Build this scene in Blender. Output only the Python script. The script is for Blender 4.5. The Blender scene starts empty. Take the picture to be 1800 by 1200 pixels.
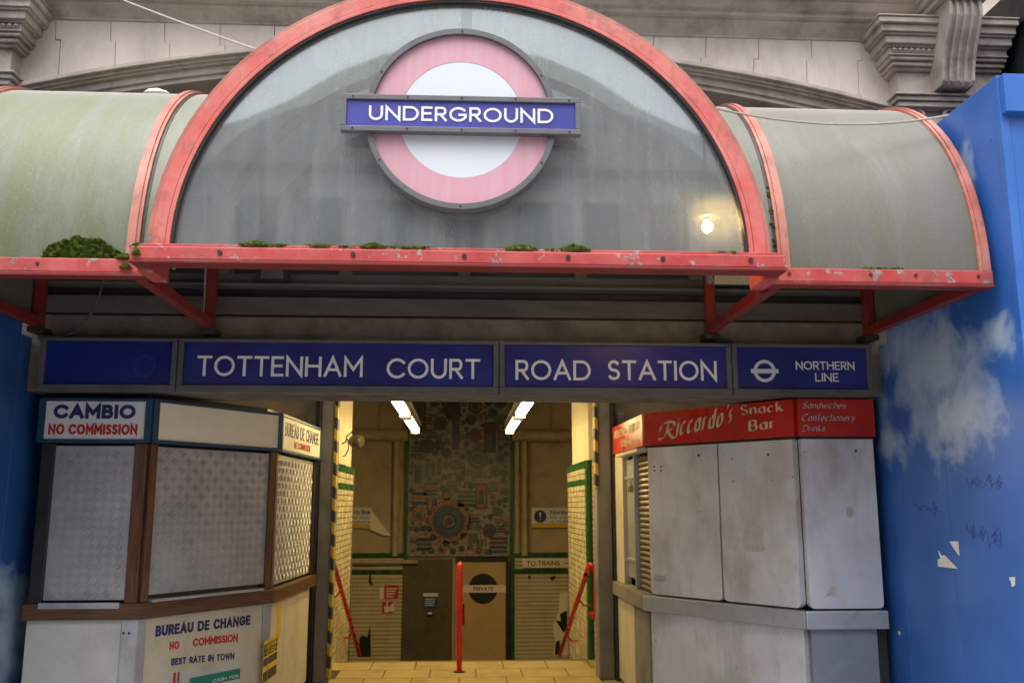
import bpy, bmesh, math, random
from mathutils import Vector as V, noise as MN
S = bpy.context.scene
C = S.collection
R = math.radians
rnd = random.Random(7)

# ------------------------------------------------------------------ camera
FPX = 1600.0
PITCH = math.atan(285 / 1600)
YAW = math.atan(88 / 1600 * math.cos(PITCH))
EYE = V((0, 0, 1.6))
cam = bpy.data.cameras.new('camera')
cam_o = bpy.data.objects.new('camera', cam)
C.objects.link(cam_o)
cam_o.location = EYE
cam_o.rotation_euler = (math.pi / 2 + PITCH, 0, -YAW)
cam.sensor_width = 36
cam.lens = 36 * FPX / 1800
cam.clip_start = 0.05
cam.clip_end = 500
cam.dof.use_dof = True
cam.dof.focus_distance = 5.2
cam.dof.aperture_fstop = 4.0
S.camera = cam_o

# ------------------------------------------------------------------ sky, sun, exposure
SUN_EL, SUN_AZ = R(70), R(195)
w = bpy.data.worlds.new('World')
S.world = w
w.use_nodes = True
nt = w.node_tree
bg = nt.nodes['Background']
sky = nt.nodes.new('ShaderNodeTexSky')
sky.sky_type = 'NISHITA'
sky.sun_disc = False
sky.sun_elevation = SUN_EL
sky.sun_rotation = SUN_AZ
sky.dust_density = 6
sky.air_density = 1.2
hs = nt.nodes.new('ShaderNodeHueSaturation')
hs.inputs['Saturation'].default_value = 0.42
nt.links.new(sky.outputs[0], hs.inputs['Color'])
nt.links.new(hs.outputs[0], bg.inputs[0])
bg.inputs[1].default_value = 0.12
sun = bpy.data.lights.new('sun', 'SUN')
sun.energy = 1.5
sun.angle = R(60)
sun.color = (1, 0.97, 0.93)
sun_o = bpy.data.objects.new('sun', sun)
C.objects.link(sun_o)
sd = V((math.sin(SUN_AZ) * math.cos(SUN_EL), math.cos(SUN_AZ) * math.cos(SUN_EL), math.sin(SUN_EL)))
sun_o.rotation_euler = (-sd).to_track_quat('-Z', 'Y').to_euler()
S.view_settings.view_transform = 'Standard'
S.view_settings.look = 'None'
S.view_settings.gamma = 1
S.view_settings.use_curve_mapping = False
S.view_settings.exposure = 1.08
S.cycles.max_bounces = 10
S.cycles.transparent_max_bounces = 16
S.cycles.use_denoising = True
S.cycles.sample_clamp_indirect = 8

# ------------------------------------------------------------------ pixel -> place (used only for measuring)
_fw = V((math.sin(YAW) * math.cos(PITCH), math.cos(YAW) * math.cos(PITCH), math.sin(PITCH)))
_rt = V((math.cos(YAW), -math.sin(YAW), 0))
_up = _rt.cross(_fw)
def at(x, y, Y=None, X=None, Z=None):
    d = _fw + _rt * ((x - 900) / FPX) - _up * ((y - 600) / FPX)
    if Y is not None: t = (Y - EYE.y) / d.y
    elif X is not None: t = (X - EYE.x) / d.x
    else: t = (Z - EYE.z) / d.z
    return EYE + d * t

# ------------------------------------------------------------------ materials
MATS = {}
class NB:
    def __init__(s, name):
        s.m = bpy.data.materials.new(name); s.m.use_nodes = True
        s.t = s.m.node_tree; s.n = s.t.nodes; s.l = s.t.links
        s.b = s.n['Principled BSDF']; s.out = s.n['Material Output']
        MATS[name] = s.m
    def node(s, typ, **kw):
        n = s.n.new('ShaderNode' + typ)
        for k, v in kw.items(): setattr(n, k, v)
        return n
    def put(s, sock, val):
        if hasattr(val, 'is_output') or isinstance(val, bpy.types.NodeSocket): s.l.new(val, sock)
        else:
            if isinstance(val, (tuple, list)) and len(val) == 3 and sock.type == 'RGBA': val = (*val, 1)
            sock.default_value = val
    def coord(s, kind='Object', scale=(1, 1, 1), world=False):
        if world:
            g = s.node('NewGeometry'); o = g.outputs['Position']
        else:
            o = s.node('TexCoord').outputs[kind]
        mp = s.node('Mapping'); s.l.new(o, mp.inputs[0]); mp.inputs['Scale'].default_value = scale
        return mp.outputs[0]
    def noise(s, vec, scale, detail=5, rough=0.6, dist=0.0):
        n = s.node('TexNoise'); s.put(n.inputs['Vector'], vec)
        n.inputs['Scale'].default_value = scale; n.inputs['Detail'].default_value = detail
        n.inputs['Roughness'].default_value = rough; n.inputs['Distortion'].default_value = dist
        return n.outputs['Fac']
    def ramp(s, f, stops):
        r = s.node('ValToRGB'); s.put(r.inputs[0], f)
        e = r.color_ramp.elements
        while len(e) < len(stops): e.new(0.5)
        for i, (p_, c) in enumerate(stops):
            e[i].position = p_
            e[i].color = (c, c, c, 1) if not isinstance(c, (tuple, list)) else (*c, 1)
        return r.outputs[0]
    def mix(s, f, a, b, mode='MIX'):
        n = s.node('MixRGB', blend_type=mode); s.put(n.inputs[0], f); s.put(n.inputs[1], a); s.put(n.inputs[2], b)
        return n.outputs[0]
    def math(s, op, a, b=0.0, c=None):
        n = s.node('Math', operation=op); s.put(n.inputs[0], a); s.put(n.inputs[1], b)
        if c is not None: s.put(n.inputs[2], c)
        return n.outputs[0]
    def bump(s, h, strength=0.3, dist=0.01):
        b = s.node('Bump'); s.put(b.inputs['Height'], h)
        b.inputs['Strength'].default_value = strength; b.inputs['Distance'].default_value = dist
        s.l.new(b.outputs[0], s.b.inputs['Normal'])
        return b.outputs[0]
    def fin(s, col=None, rough=None, metal=None, spec=None):
        if col is not None: s.put(s.b.inputs['Base Color'], col)
        if rough is not None: s.put(s.b.inputs['Roughness'], rough)
        if metal is not None: s.put(s.b.inputs['Metallic'], metal)
        if spec is not None: s.put(s.b.inputs['Specular IOR Level'], spec)
        return s.m

def simple(name, col, rough=0.6, var=0.25, scale=6, metal=0.0, dirt=None, dirt_amt=0.35, bump=0.15, fine=60, stretch=(1, 1, 1), spec=0.4, rand=0.0):
    """painted / stone surface with broad tone changes, grime patches and fine relief"""
    k = NB(name)
    v = k.coord(world=True, scale=stretch)
    n1 = k.noise(v, scale, 6, 0.62)
    dk = tuple(c * (1 - var) for c in col); lt = tuple(min(1, c * (1 + var * 0.7)) for c in col)
    c = k.ramp(n1, [(0.3, dk), (0.5, col), (0.72, lt)])
    if rand:
        oi = k.node('ObjectInfo')
        f = k.math('MULTIPLY_ADD', oi.outputs['Random'], 2 * rand, 1 - rand)
        c = k.mix(1.0, c, k.ramp(f, [(0, 0.0), (1, 1.0)]), 'MULTIPLY')
    if dirt:
        n2 = k.noise(v, scale * 0.6 + 0.7, 8, 0.72, 0.4)
        c = k.mix(k.ramp(n2, [(0.5, 0.0), (0.75, dirt_amt)]), c, dirt)
    n3 = k.noise(v, fine, 4, 0.6)
    k.bump(n3, bump, 0.004)
    rr = k.ramp(n1, [(0.3, min(1, rough + 0.12)), (0.7, max(0.05, rough - 0.08))])
    return k.fin(c, rr, metal, spec)

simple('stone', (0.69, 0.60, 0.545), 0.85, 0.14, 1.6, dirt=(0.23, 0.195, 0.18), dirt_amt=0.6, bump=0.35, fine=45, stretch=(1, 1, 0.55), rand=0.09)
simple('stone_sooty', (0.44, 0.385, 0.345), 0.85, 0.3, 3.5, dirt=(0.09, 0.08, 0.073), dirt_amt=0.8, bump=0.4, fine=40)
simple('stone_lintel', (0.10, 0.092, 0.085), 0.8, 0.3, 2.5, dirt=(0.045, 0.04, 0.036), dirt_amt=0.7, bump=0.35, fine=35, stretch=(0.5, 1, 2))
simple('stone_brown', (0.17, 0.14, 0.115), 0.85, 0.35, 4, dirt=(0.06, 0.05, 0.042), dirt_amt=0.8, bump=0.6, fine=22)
simple('concrete', (0.21, 0.195, 0.175), 0.85, 0.25, 4, dirt=(0.09, 0.08, 0.07), dirt_amt=0.5, bump=0.3, fine=50)
simple('deep_black', (0.022, 0.022, 0.024), 0.6, 0.4, 5)
simple('steel_black', (0.028, 0.026, 0.026), 0.45, 0.35, 6)
simple('frame_grey', (0.105, 0.105, 0.11), 0.5, 0.22, 5, dirt=(0.05, 0.05, 0.052), dirt_amt=0.5)
simple('roundel_grey', (0.13, 0.13, 0.145), 0.45, 0.2, 8, dirt=(0.07, 0.07, 0.075), dirt_amt=0.4)
simple('galv', (0.52, 0.53, 0.55), 0.36, 0.2, 4, metal=0.6, dirt=(0.22, 0.2, 0.18), dirt_amt=0.45)
simple('pipe_white', (0.55, 0.55, 0.53), 0.5, 0.2, 8, dirt=(0.2, 0.18, 0.16), dirt_amt=0.5)
simple('pipe_cream', (0.50, 0.42, 0.27), 0.45, 0.25, 5, dirt=(0.2, 0.16, 0.1), dirt_amt=0.4)
simple('sign_white', (0.74, 0.75, 0.76), 0.35, 0.07, 3, dirt=(0.45, 0.42, 0.38), dirt_amt=0.3, bump=0.03)
simple('sign_cream', (0.86, 0.78, 0.63), 0.4, 0.06, 2, dirt=(0.5, 0.42, 0.32), dirt_amt=0.3, bump=0.03)
simple('letter_white', (0.76, 0.76, 0.77), 0.4, 0.05, 8, bump=0.02)
simple('letter_red', (0.50, 0.018, 0.02), 0.45, 0.12, 8, bump=0.02)
simple('letter_navy', (0.02, 0.03, 0.13), 0.45, 0.12, 8, bump=0.02)
simple('letter_cream', (0.62, 0.52, 0.34), 0.5, 0.12, 8, bump=0.02)
simple('letter_dark', (0.05, 0.045, 0.04), 0.5, 0.2, 8, bump=0.02)
simple('trim_blue', (0.02, 0.06, 0.12), 0.4, 0.3, 6, dirt=(0.05, 0.06, 0.07), dirt_amt=0.5)
simple('panel_white', (0.55, 0.55, 0.50), 0.5, 0.12, 3, dirt=(0.22, 0.21, 0.18), dirt_amt=0.45, bump=0.06)
simple('panel_cream', (0.60, 0.53, 0.40), 0.5, 0.10, 3, dirt=(0.25, 0.2, 0.14), dirt_amt=0.4, bump=0.06)
simple('sticker_yellow', (0.75, 0.48, 0.03), 0.4, 0.08, 5, bump=0.03)
simple('sticker_green', (0.02, 0.22, 0.15), 0.4, 0.1, 5, bump=0.03)
simple('sticker_red', (0.55, 0.03, 0.03), 0.4, 0.1, 5, bump=0.03)
simple('sticker_blue', (0.03, 0.06, 0.22), 0.4, 0.1, 5, bump=0.03)
simple('snack_red', (0.50, 0.022, 0.014), 0.3, 0.14, 3, dirt=(0.26, 0.03, 0.03), dirt_amt=0.4, bump=0.03)
simple('tile_cream', (0.66, 0.58, 0.37), 0.22, 0.08, 7, dirt=(0.36, 0.28, 0.15), dirt_amt=0.3, bump=0.04, rand=0.07)
simple('tile_green', (0.02, 0.105, 0.025), 0.25, 0.15, 7, bump=0.04)
simple('tile_floor', (0.42, 0.32, 0.13), 0.4, 0.15, 4, dirt=(0.16, 0.125, 0.06), dirt_amt=0.7, bump=0.06, rand=0.06)
simple('grout', (0.07, 0.055, 0.04), 0.9, 0.3, 12)
simple('plaster', (0.50, 0.41, 0.265), 0.8, 0.18, 2.5, dirt=(0.2, 0.15, 0.09), dirt_amt=0.5, bump=0.15)
simple('plaster_light', (0.62, 0.54, 0.36), 0.6, 0.12, 2, dirt=(0.35, 0.28, 0.16), dirt_amt=0.4, bump=0.08)
simple('ceiling_paint', (0.62, 0.56, 0.44), 0.8, 0.2, 2)
simple('door_dark', (0.12, 0.10, 0.06), 0.5, 0.25, 3, dirt=(0.03, 0.025, 0.015), dirt_amt=0.6)
simple('door_tan', (0.56, 0.40, 0.20), 0.5, 0.1, 3, dirt=(0.25, 0.17, 0.08), dirt_amt=0.4)
simple('rail_red', (0.52, 0.016, 0.012), 0.28, 0.15, 8, bump=0.03)
simple('step_stone', (0.14, 0.11, 0.075), 0.8, 0.25, 6)
simple('asphalt', (0.07, 0.07, 0.07), 0.9, 0.25, 3, bump=0.4)
simple('paving', (0.27, 0.26, 0.25), 0.85, 0.2, 3, dirt=(0.1, 0.1, 0.1))
simple('brick_far', (0.16, 0.10, 0.075), 0.85, 0.25, 3)
simple('stone_far', (0.42, 0.39, 0.35), 0.85, 0.2, 2)
simple('glass_far', (0.03, 0.035, 0.04), 0.1, 0.2, 1)
simple('slate_clad', (0.035, 0.04, 0.047), 0.55, 0.2, 3)
simple('cable_pale', (0.42, 0.39, 0.34), 0.6, 0.15, 20)
simple('cable_dark', (0.08, 0.075, 0.07), 0.6, 0.2, 20)
simple('gutter_yellow', (0.42, 0.28, 0.07), 0.7, 0.45, 25, dirt=(0.14, 0.11, 0.05), dirt_amt=0.8, bump=0.5)
simple('bag_white', (0.75, 0.73, 0.70), 0.5, 0.08, 12, bump=0.3)
simple('brass', (0.35, 0.24, 0.08), 0.35, 0.15, 20, metal=0.8)
simple('lamp_metal', (0.075, 0.062, 0.04), 0.3, 0.2, 9, metal=0.3)
simple('ghost_blue', (0.016, 0.032, 0.235), 0.4, 0.15, 6, bump=0.02)

def m_enamel(name, col, lo):
    """blue sign face with faint blotches"""
    k = NB(name); v = k.coord(world=True)
    c = k.mix(k.ramp(k.noise(v, 3.0, 3, 0.5), [(0.35, 0.0), (0.7, 1.0)]), lo, col)
    k.bump(k.noise(v, 9, 2), 0.03, 0.004)
    return k.fin(c, k.ramp(k.noise(v, 14, 5), [(0.3, 0.42), (0.7, 0.28)]), 0, 0.35)
m_enamel('sign_blue', (0.030, 0.037, 0.25), (0.020, 0.023, 0.155))
m_enamel('sign_blue_deep', (0.012, 0.03, 0.26), (0.008, 0.018, 0.16))
m_enamel('roundel_blue', (0.07, 0.075, 0.36), (0.055, 0.06, 0.29))

def m_red(name, col, pale, chip):
    """faded red paint with chalky patches, chips down to grey and run-off streaks"""
    k = NB(name); v = k.coord(world=True)
    c = k.mix(k.ramp(k.noise(v, 3.2, 6, 0.65), [(0.35, 0.0), (0.7, 1.0)]), col, pale)
    st = k.noise(k.coord(world=True, scale=(30, 30, 2.5)), 1.0, 4, 0.6)
    c = k.mix(k.ramp(st, [(0.55, 0.0), (0.8, 0.35)]), c, (0.12, 0.045, 0.035))
    ch = k.ramp(k.noise(v, 10, 8, 0.7, 0.3), [(chip, 0.0), (chip + 0.04, 1.0)])
    c = k.mix(ch, c, (0.34, 0.30, 0.29))
    gr = k.ramp(k.noise(v, 5, 7, 0.7), [(0.52, 0.0), (0.70, 0.7)])
    c = k.mix(gr, c, (0.13, 0.055, 0.05))
    k.bump(k.noise(v, 40, 5), 0.2, 0.003)
    return k.fin(c, 0.5, 0, 0.4)
m_red('red_arch', (0.57, 0.095, 0.085), (0.64, 0.23, 0.20), 0.68)
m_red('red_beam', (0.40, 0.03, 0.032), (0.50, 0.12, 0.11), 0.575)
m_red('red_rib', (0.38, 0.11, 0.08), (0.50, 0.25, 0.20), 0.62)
m_red('red_baked_shade', (0.17, 0.012, 0.010), (0.22, 0.022, 0.018), 0.68)  # darker copy of the red: shade under the canopy put into the colour

def m_wood():
    k = NB('wood'); v = k.coord(world=True, scale=(14, 14, 1.2))
    n = k.noise(v, 3, 6, 0.6, 0.8)
    c = k.ramp(n, [(0.3, (0.055, 0.022, 0.010)), (0.55, (0.15, 0.062, 0.026)), (0.75, (0.22, 0.10, 0.045))])
    d = k.noise(k.coord(world=True), 4, 7, 0.7)
    c = k.mix(k.ramp(d, [(0.5, 0), (0.75, 0.6)]), c, (0.05, 0.04, 0.035))
    k.bump(n, 0.2, 0.003)
    k.fin(c, 0.42, 0, 0.4)
m_wood()
def m_wood_h():
    k = NB('wood_rail'); v = k.coord(world=True, scale=(2, 2, 30))
    n = k.noise(v, 2, 6, 0.6, 0.8)
    c = k.ramp(n, [(0.3, (0.06, 0.026, 0.013)), (0.55, (0.14, 0.062, 0.03)), (0.75, (0.2, 0.1, 0.05))])
    d = k.noise(k.coord(world=True), 4, 7, 0.7)
    c = k.mix(k.ramp(d, [(0.5, 0), (0.75, 0.6)]), c, (0.06, 0.05, 0.045))
    k.bump(n, 0.2, 0.003)
    k.fin(c, 0.45, 0, 0.4)
m_wood_h()

def m_alu():
    k = NB('tread_plate'); v = k.coord(world=True)
    n = k.noise(v, 3, 6, 0.65)
    c = k.ramp(n, [(0.3, (0.40, 0.39, 0.39)), (0.7, (0.56, 0.55, 0.55))])
    k.bump(k.noise(v, 60, 3), 0.12, 0.003)
    k.fin(c, k.ramp(n, [(0.3, 0.56), (0.7, 0.46)]), 0.55, 0.5)
m_alu()

def m_door():
    """painted steel shutter doors: scuffed, smeared, patched"""
    k = NB('door_metal'); v = k.coord(world=True)
    n = k.noise(v, 1.7, 7, 0.62, 0.5)
    c = k.ramp(n, [(0.28, (0.58, 0.57, 0.58)), (0.5, (0.71, 0.71, 0.735)), (0.75, (0.79, 0.81, 0.85))])
    sm = k.noise(k.coord(world=True, scale=(2.4, 2.4, 1.5)), 1.1, 9, 0.62, 0.1)
    c = k.mix(k.ramp(sm, [(0.46, 0.0), (0.70, 0.72)]), c, (0.35, 0.30, 0.255))
    dr = k.noise(k.coord(world=True, scale=(20, 20, 1.0)), 1.4, 5, 0.6)
    c = k.mix(k.ramp(dr, [(0.55, 0.0), (0.75, 0.3)]), c, (0.34, 0.30, 0.27))
    bl = k.noise(k.coord(world=True, scale=(1.2, 1.2, 0.8)), 1.3, 3, 0.5)
    c = k.mix(k.ramp(bl, [(0.5, 0.0), (0.65, 0.55)]), c, (0.50, 0.56, 0.66))
    sp = k.ramp(k.noise(v, 19, 7, 0.72), [(0.66, 0.0), (0.71, 0.75)])
    c = k.mix(sp, c, (0.14, 0.115, 0.095))
    sc = k.noise(k.coord(world=True, scale=(2, 2, 22)), 3, 5, 0.7, 1.5)
    c = k.mix(k.ramp(sc, [(0.68, 0.0), (0.72, 0.35)]), c, (0.2, 0.18, 0.17))
    k.bump(k.noise(v, 2.2, 3), 0.25, 0.02)
    k.fin(c, k.ramp(sm, [(0.4, 0.28), (0.65, 0.5)]), 0.15, 0.5)
m_door()

def m_canopy(name, base, green, algae, tr):
    """weathered translucent glazing: dusty, with algae running down the curve"""
    k = NB(name)
    v = k.coord(world=True)
    st = k.noise(k.coord(world=True, scale=(5.5, 0.45, 0.45)), 1.3, 7, 0.68, 0.35)
    big = k.noise(v, 1.1, 4, 0.6)
    f = k.math('ADD', k.math('MULTIPLY', st, 0.6), k.math('MULTIPLY', big, 0.5))
    c = k.mix(k.ramp(f, [(0.44, 0.0), (0.62, algae)]), base, green)
    sp = k.noise(v, 70, 5, 0.7)
    c = k.mix(k.ramp(sp, [(0.54, 0.0), (0.70, 0.5)]), c, tuple(x * 1.5 for x in base))
    wp = k.noise(k.coord(world=True, scale=(2.2, 0.7, 0.7)), 2.4, 6, 0.7, 0.6)
    c = k.mix(k.ramp(wp, [(0.5, 0.0), (0.75, 0.55)]), c, tuple(x * 1.45 for x in base))
    dk = k.noise(v, 26, 8, 0.75)
    c = k.mix(k.ramp(dk, [(0.62, 0.0), (0.76, 0.5)]), c, tuple(x * 0.45 for x in base))
    df = k.node('BsdfDiffuse'); k.put(df.inputs[0], c)
    tl = k.node('BsdfTranslucent'); k.put(tl.inputs[0], c)
    m1 = k.node('MixShader'); m1.inputs[0].default_value = tr
    k.l.new(df.outputs[0], m1.inputs[1]); k.l.new(tl.outputs[0], m1.inputs[2])
    gl = k.node('BsdfGlossy'); gl.inputs['Roughness'].default_value = 0.38; gl.inputs[0].default_value = (1, 1, 1, 1)
    fr = k.node('Fresnel'); fr.inputs[0].default_value = 1.4
    bp = k.node('Bump'); bp.inputs['Strength'].default_value = 0.15; bp.inputs['Distance'].default_value = 0.01
    k.l.new(dk, bp.inputs['Height']); k.l.new(bp.outputs[0], gl.inputs['Normal']); k.l.new(bp.outputs[0], df.inputs['Normal'])
    m2 = k.node('MixShader'); k.put(m2.inputs[0], k.math('MULTIPLY', fr.outputs[0], 0.8))
    k.l.new(m1.outputs[0], m2.inputs[1]); k.l.new(gl.outputs[0], m2.inputs[2])
    k.l.new(m2.outputs[0], k.out.inputs[0])
m_canopy('glazing_mossy', (0.19, 0.205, 0.18), (0.135, 0.17, 0.07), 0.85, 0.25)
m_canopy('glazing_dusty', (0.175, 0.172, 0.16), (0.145, 0.155, 0.095), 0.6, 0.25)
m_canopy('glazing_vault', (0.66, 0.67, 0.66), (0.45, 0.5, 0.36), 0.4, 0.7)

def m_glass():
    """street-dirty clear pane: a grey film over see-through glass, mirror-like at the surface"""
    k = NB('front_glass'); v = k.coord(world=True)
    st = k.noise(k.coord(world=True, scale=(9, 1, 0.7)), 1.6, 6, 0.62)
    n = k.noise(v, 1.3, 4, 0.6)
    fine = k.noise(v, 22, 6, 0.7)
    d = k.math('ADD', k.math('MULTIPLY', st, 0.5), k.math('ADD', k.math('MULTIPLY', n, 0.35), k.math('MULTIPLY', fine, 0.15)))
    dirt = k.ramp(d, [(0.35, 0.25), (0.65, 0.46)])
    tp = k.node('BsdfTransparent'); tp.inputs[0].default_value = (0.86, 0.9, 0.92, 1)
    df = k.node('BsdfDiffuse'); df.inputs[0].default_value = (0.60, 0.67, 0.68, 1)
    tl = k.node('BsdfTranslucent'); tl.inputs[0].default_value = (0.66, 0.69, 0.68, 1)
    mm = k.node('MixShader'); mm.inputs[0].default_value = 0.35
    k.l.new(df.outputs[0], mm.inputs[1]); k.l.new(tl.outputs[0], mm.inputs[2])
    m1 = k.node('MixShader'); k.put(m1.inputs[0], dirt); k.l.new(tp.outputs[0], m1.inputs[1]); k.l.new(mm.outputs[0], m1.inputs[2])
    gl = k.node('BsdfGlossy'); gl.inputs['Roughness'].default_value = 0.03; gl.inputs[0].default_value = (0.95, 0.98, 1, 1)
    fr = k.node('Fresnel'); fr.inputs[0].default_value = 1.55
    m2 = k.node('MixShader'); k.put(m2.inputs[0], k.math('MULTIPLY', fr.outputs[0], 3.4))
    k.l.new(m1.outputs[0], m2.inputs[1]); k.l.new(gl.outputs[0], m2.inputs[2])
    k.l.new(m2.outputs[0], k.out.inputs[0])
m_glass()

def m_emit(name, col, st):
    k = NB(name); e = k.node('Emission'); k.put(e.inputs[0], col); e.inputs[1].default_value = st
    k.l.new(e.outputs[0], k.out.inputs[0])
m_emit('tube_light', (1, 0.74, 0.32), 21)
m_emit('bulb_light', (1, 0.60, 0.20), 110)

def m_roundel(name, col, edge):
    k = NB(name); v = k.coord(world=True)
    st = k.noise(k.coord(world=True, scale=(12, 1, 1)), 2.0, 5, 0.6)
    c = k.mix(k.ramp(st, [(0.4, 0), (0.75, 0.5)]), col, edge)
    k.fin(c, 0.25, 0, 0.5)
m_roundel('roundel_pink', (0.64, 0.34, 0.41), (0.64, 0.46, 0.54))
m_roundel('roundel_white', (0.68, 0.72, 0.78), (0.64, 0.69, 0.76))

def m_hazard():
    k = NB('hazard_tape'); g = k.node('NewGeometry'); sp = k.node('SeparateXYZ'); k.l.new(g.outputs['Position'], sp.inputs[0])
    s_ = k.math('ADD', k.math('MULTIPLY', sp.outputs['Z'], 4.6), k.math('MULTIPLY', sp.outputs['X'], 3.4))
    f = k.math('FRACT', s_)
    f = k.math('GREATER_THAN', f, 0.5)
    n = k.noise(g.outputs['Position'], 20, 5)
    c = k.mix(f, (0.42, 0.285, 0.025), (0.016, 0.016, 0.016))
    c = k.mix(k.ramp(n, [(0.5, 0), (0.75, 0.5)]), c, (0.1, 0.085, 0.06))
    k.fin(c, 0.6)
m_hazard()

def m_hoarding(name, blobs, base_lo, base_hi, cloud):
    """printed hoarding sheet: flat blue sky print with painted clouds, scratches"""
    k = NB(name); g = k.node('NewGeometry'); P = g.outputs['Position']
    mx = None
    for c_, r_ in blobs:
        a = k.node('VectorMath', operation='SUBTRACT'); k.put(a.inputs[0], P); a.inputs[1].default_value = c_
        b = k.node('VectorMath', operation='DIVIDE'); k.put(b.inputs[0], a.outputs[0]); b.inputs[1].default_value = r_
        l = k.node('VectorMath', operation='LENGTH'); k.put(l.inputs[0], b.outputs[0])
        d = k.math('SUBTRACT', 1.0, l.outputs['Value'])
        mx = d if mx is None else k.math('MAXIMUM', mx, d)
    n = k.noise(P, 4.2, 10, 0.64, 0.35)
    n2 = k.noise(P, 2.4, 5, 0.55)
    f = k.math('ADD', mx, k.math('MULTIPLY', k.math('SUBTRACT', n, 0.5), 2.6))
    f = k.math('ADD', k.math('ADD', f, 0.12), k.math('MULTIPLY', k.math('SUBTRACT', n2, 0.5), 0.9))
    base = k.mix(k.ramp(n2, [(0.3, 0.0), (0.7, 1.0)]), base_lo, base_hi)
    c = k.mix(k.ramp(f, [(0.05, 0.0), (0.45, 0.42), (1.0, 0.85)]), base, cloud)
    sc = k.noise(k.coord(world=True, scale=(1, 1, 0.35)), 26, 9, 0.8, 2.0)
    c = k.mix(k.ramp(sc, [(0.68, 0.0), (0.72, 0.35)]), c, (0.02, 0.035, 0.09))
    k.bump(k.noise(P, 1.5, 2), 0.1, 0.02)
    k.fin(c, 0.38, 0, 0.4)
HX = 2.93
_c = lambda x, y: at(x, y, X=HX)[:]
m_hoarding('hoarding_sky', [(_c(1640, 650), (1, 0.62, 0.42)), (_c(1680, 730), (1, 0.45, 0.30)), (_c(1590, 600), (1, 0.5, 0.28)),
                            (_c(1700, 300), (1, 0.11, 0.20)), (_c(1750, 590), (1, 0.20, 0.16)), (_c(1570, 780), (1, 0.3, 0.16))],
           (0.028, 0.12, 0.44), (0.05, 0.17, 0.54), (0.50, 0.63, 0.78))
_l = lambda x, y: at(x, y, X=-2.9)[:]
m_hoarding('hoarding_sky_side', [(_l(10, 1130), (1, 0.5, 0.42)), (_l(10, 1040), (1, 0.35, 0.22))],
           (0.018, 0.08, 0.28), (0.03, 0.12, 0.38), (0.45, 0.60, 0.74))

def m_mosaic():
    k = NB('mosaic'); v = k.coord(world=True)
    vo = k.node('TexVoronoi'); vo.inputs['Scale'].default_value = 38; k.l.new(v, vo.inputs['Vector'])
    sx = k.node('SeparateColor'); k.l.new(vo.outputs['Color'], sx.inputs[0])
    c = k.ramp(sx.outputs[0], [(0.0, (0.19, 0.16, 0.115)), (0.5, (0.28, 0.24, 0.175)), (1.0, (0.37, 0.325, 0.24))])
    k.fin(c, 0.35)
m_mosaic()
MOS = []
for i, col in enumerate([(0.025, 0.027, 0.035), (0.13, 0.025, 0.02), (0.26, 0.12, 0.025), (0.03, 0.09, 0.09), (0.025, 0.07, 0.035), (0.05, 0.04, 0.03), (0.07, 0.07, 0.07)]):
    k = NB('mosaic_piece_%d' % i); v = k.coord(world=True)
    vo = k.node('TexVoronoi'); vo.inputs['Scale'].default_value = 45; k.l.new(v, vo.inputs['Vector'])
    sx = k.node('SeparateColor'); k.l.new(vo.outputs['Color'], sx.inputs[0])
    k.fin(k.ramp(sx.outputs[0], [(0, tuple(x * 0.5 for x in col)), (1, tuple(x * 1.4 for x in col))]), 0.3)
    MOS.append(k.m.name)
def m_moss():
    k = NB('moss'); v = k.coord(world=True)
    c = k.ramp(k.noise(v, 40, 4, 0.6), [(0.3, (0.03, 0.04, 0.012)), (0.5, (0.065, 0.115, 0.018)), (0.68, (0.19, 0.24, 0.04)), (0.78, (0.16, 0.12, 0.05))])
    k.fin(c, 0.95, 0, 0.1)
m_moss()

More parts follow.
